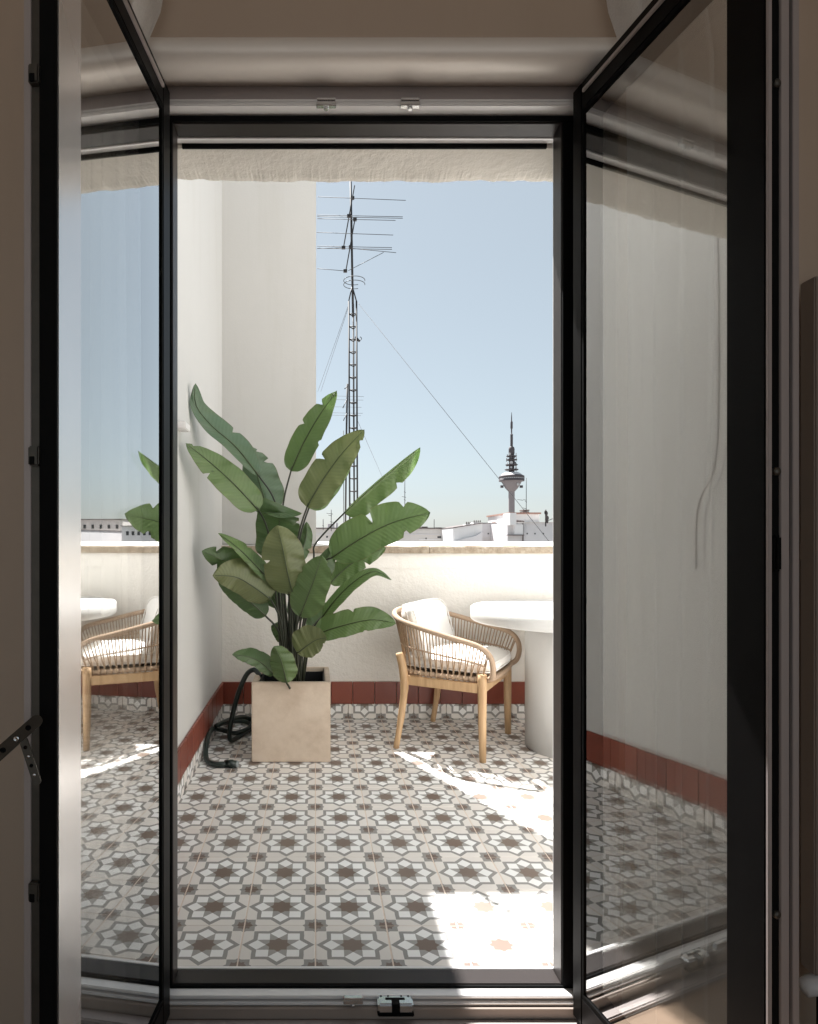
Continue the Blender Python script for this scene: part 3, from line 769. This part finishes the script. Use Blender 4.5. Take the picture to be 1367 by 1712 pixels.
# the two thick false trunks
for sx, pxs, r in ((-.035, [(466, 985, 3.14), (467, 1060, 3.17)], .0085), (.005, [(485, 975, 3.16), (486, 1060, 3.18)], .017), (.03, [(497, 1010, 3.16), (495, 1080, 3.18)], .009)):
    sp = smooth_path([P(*q) for q in pxs] + [Vector((pcx + sx, pcy, .31))], 6)
    MB().tube([p - Vector(plant.location) for p in sp], [r*(.6 + .4*i/(len(sp)-1)) for i in range(len(sp))], 9).build('trunk', M['stem'], plant)

# ------------------------------------------------------------------ garden hose
hs = thing('garden_hose', 'dark green garden hose looped between planter and side wall', 'hose', (-.45, 3.3, 0))
hp = [(-.285, 3.22, .385), (-.318, 3.25, .412), (-.36, 3.27, .385), (-.40, 3.28, .30), (-.43, 3.29, .20), (-.455, 3.30, .08), (-.45, 3.34, .016), (-.40, 3.47, .015), (-.36, 3.56, .016), (-.40, 3.66, .018),
      (-.48, 3.68, .02), (-.53, 3.60, .03), (-.545, 3.46, .06), (-.53, 3.36, .09), (-.48, 3.42, .10), (-.41, 3.52, .09), (-.36, 3.54, .06), (-.37, 3.46, .045), (-.44, 3.42, .03), (-.51, 3.46, .032),
      (-.545, 3.40, .06), (-.553, 3.28, .085), (-.552, 3.15, .06), (-.535, 3.05, .02), (-.495, 2.985, .016), (-.45, 2.975, .016), (-.425, 2.985, .017)]
L0 = Vector((-.45, 3.3, 0))
MB().tube([p - L0 for p in smooth_path(hp, 9)], .013, 10).build('tube', M['hose'], hs)
a = Vector(hp[-1]); dv = Vector((.95, -.20, .02)).normalized()
o = MB().tube([a - L0 - dv*.01, a - L0 + dv*.012, a - L0 + dv*.014, a - L0 + dv*.03, a - L0 + dv*.032, a - L0 + dv*.05], [.0175, .0175, .020, .020, .0175, .0165], 14).build('coupling', M['hose'], hs)
MB().tube([a - L0 + dv*.0505, a - L0 + dv*.056], [.0165, .015], 14).build('coupling_ring', M['hose_end'], o)

# ------------------------------------------------------------------ chair
fw = Vector((.864, -.504, 0)).normalized()
CHX, CHY = .760, 3.395
ch = thing('armchair', 'rope armchair with pale wooden legs and white cushions beside the table', 'armchair', (CHX, CHY, 0), math.atan2(fw.y, fw.x))
# local x forward, local y: left of the sitter (away from the camera)
for sy in (-1, 1):
    MB().tube([(.225, sy*.262, .0), (.222, sy*.262, .20), (.222, sy*.262, .40), (.222, sy*.262, .428)], [.0165, .0205, .0225, .021], 14).build('leg', M['wood'], ch)
    MB().tube(smooth_path([(-.225, sy*.283, .0), (-.198, sy*.280, .16), (-.180, sy*.278, .32), (-.190, sy*.276, .42), (-.212, sy*.274, .50)], 4), [.0155]*4 + [.0185]*4 + [.0225]*4 + [.021]*4 + [.0175], 14).build('leg', M['wood'], ch)
    o = MB().box(-.17, .204, sy*.262-.011, sy*.262+.011, .335, .383).build('seat_rail', M['wood'], ch, .004)
for x in (.222, -.18):
    MB().box(x-.012, x+.012, -.243, .243, .335, .383).build('seat_rail', M['wood'], ch, .004)
for lx_, ly_ in ((.225, -.262), (.225, .262), (-.225, -.283), (-.225, .283)):
    MB().tube([(lx_, ly_, .0005), (lx_, ly_, .006)], .0135, 12).build('glide', M['gasket'], ch)
half = [(.245, .235, .400), (.272, .264, .422), (.281, .288, .475), (.266, .297, .530), (.212, .303, .572), (.07, .307, .606), (-.10, .302, .645), (-.215, .262, .672), (-.285, .160, .695), (-.305, 0, .702)]
top = smooth_path([(x, -y, z) for x, y, z in half] + [(x, y, z) for x, y, z in half[-2::-1]], 8)
MB().tube(top, .0142, 10).build('arm_tube', M['wrap'], ch)
hb = [(.245, .235, .400), (.20, .246, .398), (.0, .250, .398), (-.15, .240, .40), (-.205, .19, .402), (-.22, 0, .403)]
bot = smooth_path([(x, -y, z) for x, y, z in hb] + [(x, y, z) for x, y, z in hb[-2::-1]], 8)
MB().tube(bot, .0125, 9).build('base_tube', M['wrap'], ch)
MB().tube(smooth_path([(.245, -.235, .400), (.252, -.10, .392), (.252, .10, .392), (.245, .235, .400)], 6), .0145, 9).build('base_tube', M['wrap'], ch)
def param(path):
    L = [0]
    for a, b in zip(path, path[1:]): L.append(L[-1] + (b-a).length)
    def f(t):
        s = t*L[-1]
        for i in range(len(path)-1):
            if L[i+1] >= s: return path[i].lerp(path[i+1], (s-L[i])/max(1e-9, L[i+1]-L[i]))
        return path[-1].copy()
    return f
ft, fb = param(top), param(bot)
NR = 44; t0 = .088; bts = []
def tt(q): return t0 + (1-2*t0)*q
def bb(q): return .022 + .956*q
midp = []
for i in range(NR+1):
    q = i/NR
    b_ = fb(bb(q)); midp.append(fb(bb(q)).lerp(ft(tt(q)), .50))
    for s in (-1, 1):
        a = ft(tt(min(1, max(0, q + s*.30/NR)))); m1 = fb(bb(min(1, max(0, q + s*.06/NR)))).lerp(a, .5)
        MB().tube([b_ + (a-b_)*.0, m1, a], .0034, 5, cap=False).build('rope', M['rope'], ch)
MB().tube(midp, .0048, 6).build('middle_cord', M['wrap'], ch)
mb = MB()
for i in range(NR+1):
    p = fb(bb(i/NR)); tn = (fb(min(1, bb(i/NR)+.004)) - fb(max(0, bb(i/NR)-.004))).normalized()
    mb.tube([p - tn*.0062, p, p + tn*.0062], [.0145, .0175, .0145], 8)
mb.build('rope_binding', M['rope'], ch)['kind'] = 'stuff'
def cushion(name, sx, sy, sz, M4, pw=.38, puff=.25, dome=0.0, wrap=0.0):
    mb = MB(); n = 20
    def se(v, p): return math.copysign(abs(v)**p, v)
    for j in range(n+1):
        th = -math.pi/2 + math.pi*j/n
        for i in range(2*n):
            ph = 2*math.pi*i/(2*n)
            x = se(math.cos(th), .55)*se(math.cos(ph), pw); y = se(math.cos(th), .55)*se(math.sin(ph), pw); z = se(math.sin(th), .8)
            rr = max(abs(x), abs(y)); z *= 1 - puff*rr**3
            p = Vector((x*sx, y*sy, z*sz + .004*math.sin(x*7+y*5)))
            p.z += dome*(1-rr*rr) + wrap*y*y
            mb.v.append(tuple(M4 @ p))
    for j in range(n):
        for i in range(2*n): mb.f.append((j*2*n+i, j*2*n+(i+1) % (2*n), (j+1)*2*n+(i+1) % (2*n), (j+1)*2*n+i)); mb.sm.append(True)
    o = mb.build(name, M['fabric'], ch)
    for side_ in (-1, 1):
        ring = []
        for i in range(61):
            ph = 2*math.pi*i/60; x = se(math.cos(ph), pw)*.975; y = se(math.sin(ph), pw)*.975
            ring.append(M4 @ Vector((x*sx, y*sy, side_*sz*.42 + wrap*y*y)))
        MB().tube(ring, .0034, 6, cap=False).build('piping', M['fabric'], o)
    return o
cushion('seat_cushion', .245, .240, .052, Matrix.Translation((.022, 0, .452)), .30, .15, .006)
Mb = Matrix.Translation((-.205, 0, .590)) @ Matrix.Rotation(R(74), 4, 'Y')
cushion('back_cushion', .155, .262, .050, Mb, .36, .25, .0, .085)
box('seat_base', M['rope'], ch, -.19, .235, -.235, .235, .386, .402, .004)

# ------------------------------------------------------------------ table
TX, TY, TR, TZ = 1.335, 3.27, .505, .733
tbl = thing('round_table', 'round white pedestal table cut off by the right door jamb', 'table', (TX, TY, 0))
MB().lathe([(0, TZ-.068), (TR-.006, TZ-.068), (TR, TZ-.062), (TR, TZ-.006), (TR-.006, TZ), (0, TZ)], n=96).build('table_top', M['table'], tbl)
MB().lathe([(0, .001), (.222, .001), (.222, .4), (.222, TZ-.0683), (0, TZ-.0683)], n=64).build('pedestal', M['table'], tbl)
for o in tbl.children:
    for p in o.data.polygons: p.use_smooth = abs(p.normal.z) < .3

# ------------------------------------------------------------------ antenna masts on the neighbouring roofs
def member(parent, name, a, b, r, m='black_steel', n=6): return MB().tube([a, b], r, n).build(name, M[m], parent)
DM = 17.0
am = thing('antenna_mast', 'tall black lattice antenna mast with television aerials against the sky', 'antenna mast', (0, 0, 0))
base = P(591, 905, DM); base.z = -1.0
tri = [Vector((-.105, -.06, 0)), Vector((.105, -.06, 0)), (Vector((.03, .14, 0)))]
zt = P(0, 505, DM).z; zb = -1.2
bx, by = base.x, DM
topx = P(589, 505, DM).x
def axis(z):
    k = (z - zb)/(zt - zb); return Vector((P(591.5, 0, DM).x*(1-k) + topx*k, DM, z))
for q in tri: member(am, 'rail', axis(zb) + q, axis(zt) + q, .026)
z = zb + .2
while z < zt:
    mb = MB(); c = axis(z)
    for i in range(3): mb.tube([c + tri[i], c + tri[(i+1) % 3]], .015, 5)
    mb.build('rung', M['black_steel'], am); z += .345
apex = P(588.5, 478, DM)
for q in tri: member(am, 'strut', axis(zt) + q, apex, .018)
member(am, 'pole', P(590, 530, DM), P(585.5, 285, DM), .034)
def rod(a, b, r=.0085, d=DM, d2=None, name='element'): return member(am, name, P(*a, d), P(*b, d2 or d), r)
for (a, b) in (((531, 329), (678, 335)), ((530, 359.5), (673, 362.5)), ((530, 362), (673, 365)), ((530, 365.5), (661, 368.5)), ((529, 388.5), (657, 393)), ((530, 411.5), (655, 414)), ((530, 415), (655, 417)), ((590, 415.5), (662, 422.5)), ((530, 415.4), (574, 414.2)), ((530, 449), (577, 453)), ((582, 452.5), (641, 422))):
    rod(a, b, .0075, DM - .1)
rod((592.5, 310), (574, 414), .017, DM - .3, DM + .2, 'boom'); rod((593, 367), (578, 453), .017, DM - .3, DM + .2, 'boom')
for x, y in ((583, 361), (586, 413), (593, 367), (574, 414), (577, 453), (589, 331)):
    c = P(x, y, DM - .12); box('clamp', M['black_steel'], am, c.x-.05, c.x+.05, c.y-.04, c.y+.04, c.z-.035, c.z+.035, .004)
ring = []
c = P(592, 469, DM)
for k in range(29):
    an = R(-60 + 300*k/28 + 125); ring.append(c + Vector((.29*math.cos(an), .29*math.sin(an), 0)))
MB().tube(ring, .009, 5).build('ring_antenna', M['black_steel'], am)
MB().tube([p + Vector((0, 0, -.11)) for p in ring], .009, 5).build('ring_antenna', M['black_steel'], am)
mb = MB()
for k in range(13):
    an = R(200 + 200*k/12); mb.tube([P(598, 566, DM) + Vector((.10*math.cos(an), 0, .06*math.sin(an))), P(598, 566, DM) + Vector((.10*math.cos(an+.3), 0, .06*math.sin(an+.3)))], .01, 4)
mb.tube([P(594, 563, DM), P(601, 571, DM)], .03, 6); mb.build('bracket', M['black_steel'], am)
for a, b, d2 in (((597, 505), (948, 943), 13.0), ((583, 508), (531, 655), 24.0), ((584, 508), (536, 655), 26.0), ((596, 700), (640, 800), 26.0)):
    member(am, 'guy_wire', P(*a, DM), P(*b, d2), .0055, 'wire', 4)
tag(am, 'tall black lattice antenna mast with television aerials against the sky', 'antenna mast')

D2 = 30.0
a2 = thing('antenna_mast', 'thin antenna pole standing just behind the tall lattice mast', 'antenna mast', (0, 0, 0))
MB().tube([P(580.5, 642, D2), P(579, 720, D2), P(577, 905, D2)], [.05, .05, .045], 6).build('pole', M['black_steel'], a2)
member(a2, 'pole', P(574, 720, D2), P(574.5, 905, D2), .02, 'wire')
for y, x0, x1 in ((662, 560, 608), (668, 560, 607), (680, 557, 604), (690, 553, 606), (694, 555, 603)):
    member(a2, 'element', P(x0, y, D2), P(x1, y+1, D2), .008, 'wire', 4)
for (a, b) in (((581, 645), (576, 650)), ((580, 667), (573, 682)), ((580, 690), (574, 703))):
    member(a2, 'boom', P(*a, D2), P(*b, D2 - .6), .022)

def small_aerial(x, y0, y1, d, label, els):
    t = thing('roof_aerial', label, 'aerial', (0, 0, 0), 0, 'small aerials on the far roofs')
    k = d/FPX
    member(t, 'pole', P(x, y0, d), P(x, y1, d), .55*k, 'black_steel', 5)
    for dx0, dx1, y in els: member(t, 'element', P(x+dx0, y, d), P(x+dx1, y+1.5, d), .4*k, 'black_steel', 5)
    return t
small_aerial(553.5, 852, 888, 45, 'small aerial with a short crossbar on the roof left of the lattice mast', [(-8, 3, 858), (-5, 1, 861), (-2, 4, 872)])
small_aerial(540, 868, 886, 45, 'shortest stubby aerial at the left end of the far roof', [(-1.5, 1.5, 878)])
small_aerial(676.5, 800, 858, 60, 'thin whip aerial above the largest right hand leaf', [(-5, 2, 830), (-1.5, 1.5, 822), (-1.5, 1.5, 835)])
small_aerial(603.5, 838, 890, 40, 'thin aerial immediately right of the lattice mast foot', [(-2, 2, 850), (-2, 3, 862)])
small_aerial(879.5, 799, 857, 66, 'thin aerial standing right of the communications tower', [(-15, -5, 835), (-5, 0, 835), (-6, 0, 849), (-2, 1, 838)])
small_aerial(725.5, 868, 884, 58, 'faint short whip on the beige roof left of the sloping gable', [])

# ------------------------------------------------------------------ far roofs
def house(label, x0, x1, ytop, d, mat, dep=12, ledge=None, left_extra=0):
    t = thing('roof_building', label, 'building', (0, d, -24))
    a = P(x0, ytop, d); b = P(x1, ytop, d)
    box('wall', mat, t, a.x, b.x, 0, dep, 0, a.z + 24)
    return t, a, b
def hp_(t, name, m, x0, x1, y0, y1, d, ya, yb, bev=0):      # box on a house, seen rectangle in pixels, local depth span
    a = P(x0, y0, d); b = P(x1, y1, d)
    return box(name, M[m], t, a.x, b.x, ya, yb, min(a.z, b.z) + 24, max(a.z, b.z) + 24, bev)
t, a, b = house('long low beige roof building behind the plant', 470, 757, 884, 60, M['city_wall3'])
hp_(t, 'roof_edge', 'roof_dark', 468, 758, 882.2, 884, 60, -.15, 12.1)
hp_(t, 'ledge', 'city_wall2', 470, 757, 893, 894, 60, -.08, -.001)
hp_(t, 'ledge', 'city_wall', 700, 757, 901.5, 903, 60, -.10, -.001)
for x, y, w, hh in ((731, 896.5, 6, 3), (711, 899, 2, 4), (750, 891, 1.5, 2), (545, 896, 3, 3), (600, 897, 5, 3)):
    hp_(t, 'window', 'pane', x, x+w, y, y+hh, 60, -.03, .02)
for x0, x1, y0, y1 in ((703, 708, 879, 882), (711, 721, 879.5, 882), (734, 745, 881, 882.2), (548, 560, 875, 882.2), (562, 566, 873, 882.2)):
    hp_(t, 'chimney', 'roof_dark' if x0 > 600 else 'city_wall2', x0, x1, y0, y1, 60, 2, 3)
t, a, b = house('bright white gabled end wall next to the beige roof', 757, 806, 890, 55, M['city_wall'], 10)
# sloping top of the white end wall
pa, pb, pc, pd = P(757, 890.02, 55), P(806, 890.02, 55), P(806, 875, 55), P(757, 883, 55)
mb = MB(); off = Vector((0, 55, -24))
fr4 = [p - off for p in (pa, pb, pc, pd)]; bk4 = [p + Vector((0, 9.9, 0)) for p in fr4]
mb.add(fr4 + bk4, [(0,1,2,3), (7,6,5,4), (0,4,5,1), (1,5,6,2), (2,6,7,3), (3,7,4,0)]); mb.build('gable', M['city_wall'], t)
pa, pb, pc, pd = P(757, 881.6, 54.9), P(807, 873.6, 54.9), P(807, 875, 54.9), P(757, 883, 54.9)
fr4 = [p - off for p in (pa, pb, pc, pd)]; bk4 = [p + Vector((0, 10.2, 0)) for p in fr4]
mb = MB(); mb.add(fr4 + bk4, [(0,1,2,3), (7,6,5,4), (0,4,5,1), (1,5,6,2), (2,6,7,3), (3,7,4,0)]); mb.build('roof', M['roof_dark'], t)
pa, pb, pc = P(757, 906, 54.5), P(806, 906, 54.5), P(806, 889, 54.5)
fr4 = [p - off for p in (pa, pb, pc, P(795, 896, 54.5), P(775, 901, 54.5))]; bk4 = [p + Vector((0, .45, 0)) for p in fr4]
mb = MB(); mb.add(fr4 + bk4, [(0,1,2,3,4), (9,8,7,6,5)] + [(i, 5+i, 5+(i+1) % 5, (i+1) % 5) for i in range(5)]); mb.build('lower_wall', M['city_wall2'], t)
for x0, x1, y in ((778, 790, 876), (791, 804, 873.5)):
    ck = hp_(t, 'chimney', 'city_wall', x0, x1, y, y+5, 56, 1, 2)
    for k in range(4): MB().tube([P(x0+1.5+k*(x1-x0-3)/3, y, 57.4) - off, P(x0+1.5+k*(x1-x0-3)/3, y-3.6, 57.4) - off], .055, 6).build('chimney_pot', M['roof_dark'], ck)
t, a, b = house('grey rendered building with small vents in front of the tower', 805, 848, 875, 57, M['city_wall2'], 10)
hp_(t, 'roof_edge', 'roof_dark', 804.5, 848, 874, 875.1, 57, -.1, 10)
for x in (816, 826, 836.5): hp_(t, 'vent', 'pane', x-1, x+1, 891, 893.3, 57, -.03, .02)
for y in (899, 902): hp_(t, 'ledge', 'city_wall3', 805, 848, y, y+.7, 57, -.05, -.001)
off = Vector((0, 57, -24))
ck = hp_(t, 'chimney', 'roof', 830, 848, 872.5, 874, 57, .5, 1.5)
for k in range(5): MB().tube([P(834+k*3.1, 872.5, 57.9) - off, P(834+k*3.1, 868, 57.9) - off], .06, 6).build('chimney_pot', M['roof_dark'], ck)
t, a, b = house('pale stepped roof house with clay ridge right of the tower', 848, 975, 874, 52, M['city_wall2'], 10)
hp_(t, 'upper_storey', 'city_wall', 860, 912, 858.2, 874.2, 52, 1.5, 8)
hp_(t, 'ridge', 'roof', 858, 914, 855.5, 858.2, 52, 1.3, 8.2)
hp_(t, 'stair_turret', 'city_wall', 848.5, 859, 858, 878, 52, -.6, 1.2)
hp_(t, 'cornice', 'city_wall3', 859.5, 975, 873, 874.4, 52, -.12, 10)
hp_(t, 'dormer', 'city_wall', 857, 871, 877, 894, 52, -.5, -.001)
hp_(t, 'dormer_sill', 'roof_dark', 846, 872, 894, 895.4, 52, -.62, -.001)
hp_(t, 'downpipe', 'roof_dark', 873, 874.2, 875, 906, 52, -.12, -.002)
for x in (881, 894, 908): hp_(t, 'vent', 'pane', x-1, x+1, 891, 893.3, 52, -.03, .02)
off = Vector((0, 52, -24))
for k in range(6): MB().tube([P(862+k*2.6, 873, 52.4) - off, P(862+k*2.6, 869 + k*.3, 52.4) - off], .06, 6).build('chimney_pot', M['roof_dark'], t)
hp_(t, 'chimney', 'roof_dark', 894.5, 905.5, 849, 851, 52, 3, 4); hp_(t, 'chimney', 'roof_dark', 895, 905, 852, 855.6, 52, 3, 4)
# dark roof plant at the right jamb: stacked dishes
rp = thing('dish_cluster', 'dark cluster of dishes on the roof at the right jamb', 'dish', (0, 0, 0))
for x, y, r in ((911, 858, .22), (913, 866, .2), (912.5, 872, .17)):
    c = P(x, y, 51); o = MB().lathe([(0, 0), (r*.6, .03), (r, .1), (r*.95, .11), (r*.5, .05), (0, .03)], n=16).build('dish', M['roof_dark'], rp, 0, loc=c); o.rotation_euler = (R(80), 0, R(30))
member(rp, 'pole', P(912, 852, 51), P(912, 880, 51), .05); member(rp, 'arm', P(912, 872, 51), P(924, 867, 51), .03)
# buildings out to the right, seen in the left leaf's reflection
for i, (x0, x1, yt, d, m, lab) in enumerate(((975, 1040, 878, 56, 'city_wall', 'white flat roofed house beyond the table side'), (1040, 1135, 866, 62, 'city_wall3', 'beige flat roofed block with dark ledge beyond the table side'), (1135, 1300, 884, 50, 'city_wall2', 'grey low roofed block farthest to the right'))):
    t, a, b = house(lab, x0, x1, yt, d, M[m], 10)
    hp_(t, 'roof_edge', 'roof_dark', x0-1, x1+1, yt-1.2, yt, d, -.15, 10.1)
    for k in range(5): hp_(t, 'window', 'pane', x0+8+k*(x1-x0)/6, x0+13+k*(x1-x0)/6, yt+9, yt+16, d, -.03, .02)
# the block that carries the lattice mast
nb = thing('neighbour_roof', 'flat neighbouring roof carrying the lattice mast below the parapet', 'building', (0, 0, 0))
box('roof_slab', M['city_wall3'], nb, -6, 8, 12, 34, -24, -1.2)

# ------------------------------------------------------------------ communications tower
DT = 875.0; k = DT/FPX
tw = thing('communications_tower', 'grey concrete communications tower with round pod and antenna spire', 'tower', P(855, 905, DT))
tw.location.z = -24
def Z(y): return P(0, y, DT).z + 24
def lt_(name, m, prof, parent=tw, n=28): return MB().lathe([(r*k, Z(y)) for r, y in prof], n=n).build(name, M[m], parent)
lt_('shaft', 'tower', [(5.6, 934), (5.2, 900), (5.0, 850), (5.0, 822)])
pod = lt_('pod', 'tower', [(5.0, 822), (10.5, 816), (16, 806), (16.2, 804.6), (20.4, 804.5), (20.6, 800.8), (0, 800.8)])
lt_('window_band', 'tower_dark', [(20.6, 804.6), (20.7, 800.9), (20.1, 800.8), (20.1, 799.3), (20.7, 799.2), (20.6, 796.2), (17.5, 794.4), (17.4, 800)], pod)
lt_('window_band', 'tower_pale', [(20.35, 800.9), (20.35, 799.2), (20.0, 799.2)], pod)
for i in range(40):
    an = 2*math.pi*i/40
    box('mullion', M['tower_dark'], pod, -.5*k*.35, .5*k*.35, 20.2*k, 20.55*k, Z(800.9), Z(799.2), M=Matrix.Rotation(an, 4, 'Z'))
lt_('dome', 'tower_pale', [(17.6, 794.5), (14, 791.5), (10.5, 789.8), (6, 789.4), (0, 789.3)], pod)
lt_('core', 'tower_dark', [(4.6, 790), (4.2, 775), (3.8, 762), (4.8, 758), (4.9, 751), (4.2, 748), (2.0, 746.2)])
for y, r in ((785.5, 11.4), (777.5, 10.2), (769, 9.2), (763, 8.9)):
    lt_('platform', 'tower_dark', [(0, y+.8), (r-1.2, y+.8), (r, y-.7), (r-.3, y-.9), (0, y-.4)])
for i in range(16):
    y = (785.5, 777.5, 769, 763)[i % 4]; an = random.uniform(0, 2*math.pi) if i > 5 else R((-50, -110, -80, -130, -30, -70)[i])
    r = random.uniform(1.2, 2.1) if i > 3 else (2.6, 2.6, 1.8, 2.0)[i]
    c = Vector((7.5*k*math.cos(an), 7.5*k*math.sin(an), Z(y - 3.2)))
    o = MB().lathe([(0, 0), (r*k*.7, .12*r*k), (r*k, .4*r*k), (r*k*.97, .42*r*k), (0, .3*r*k)], n=16).build('dish', M['tower_pale'] if i % 3 != 2 else M['tower_dark'], tw, 0, loc=c)
    o.rotation_euler = (R(90), 0, an + R(90))
for i in range(18):
    an = 2*math.pi*i/18; y = 788 - (i % 3)*8
    MB().tube([(8.2*k*math.cos(an), 8.2*k*math.sin(an), Z(y)), (8.2*k*math.cos(an), 8.2*k*math.sin(an), Z(y-5))], .4*k, 5).build('whip_antenna', M['tower_dark'], tw)
c = Vector((6*k, -12.5*k, Z(810.5))); o = MB().lathe([(0, 0), (2.0*k, .3*k), (3.0*k, 1.0*k), (0, .8*k)], n=20).build('dish', M['tower_pale'], tw, 0, loc=c); o.rotation_euler = (R(95), 0, R(20))
for sx in (-1, 1):
    box('outrigger', M['tower_dark'], tw, min(sx*14*k, sx*18.4*k), max(sx*14*k, sx*18.4*k), -2*k, 2*k, Z(815.5), Z(811.5))
lt_('mast', 'tower_dark', [(2.0, 746.5), (2.0, 727), (1.1, 726.4), (1.1, 717.5), (1.9, 716), (1.9, 706), (1.1, 704)], n=12)
for i in range(9): lt_('collar', 'tower_dark', [(1.8, 745-i*2.2), (2.5, 744.6-i*2.2), (2.5, 744.1-i*2.2), (1.8, 743.7-i*2.2)], n=10)
lt_('spire', 'tower_dark', [(1.0, 704.5), (.8, 697), (.35, 689.5), (0, 689)], n=10)
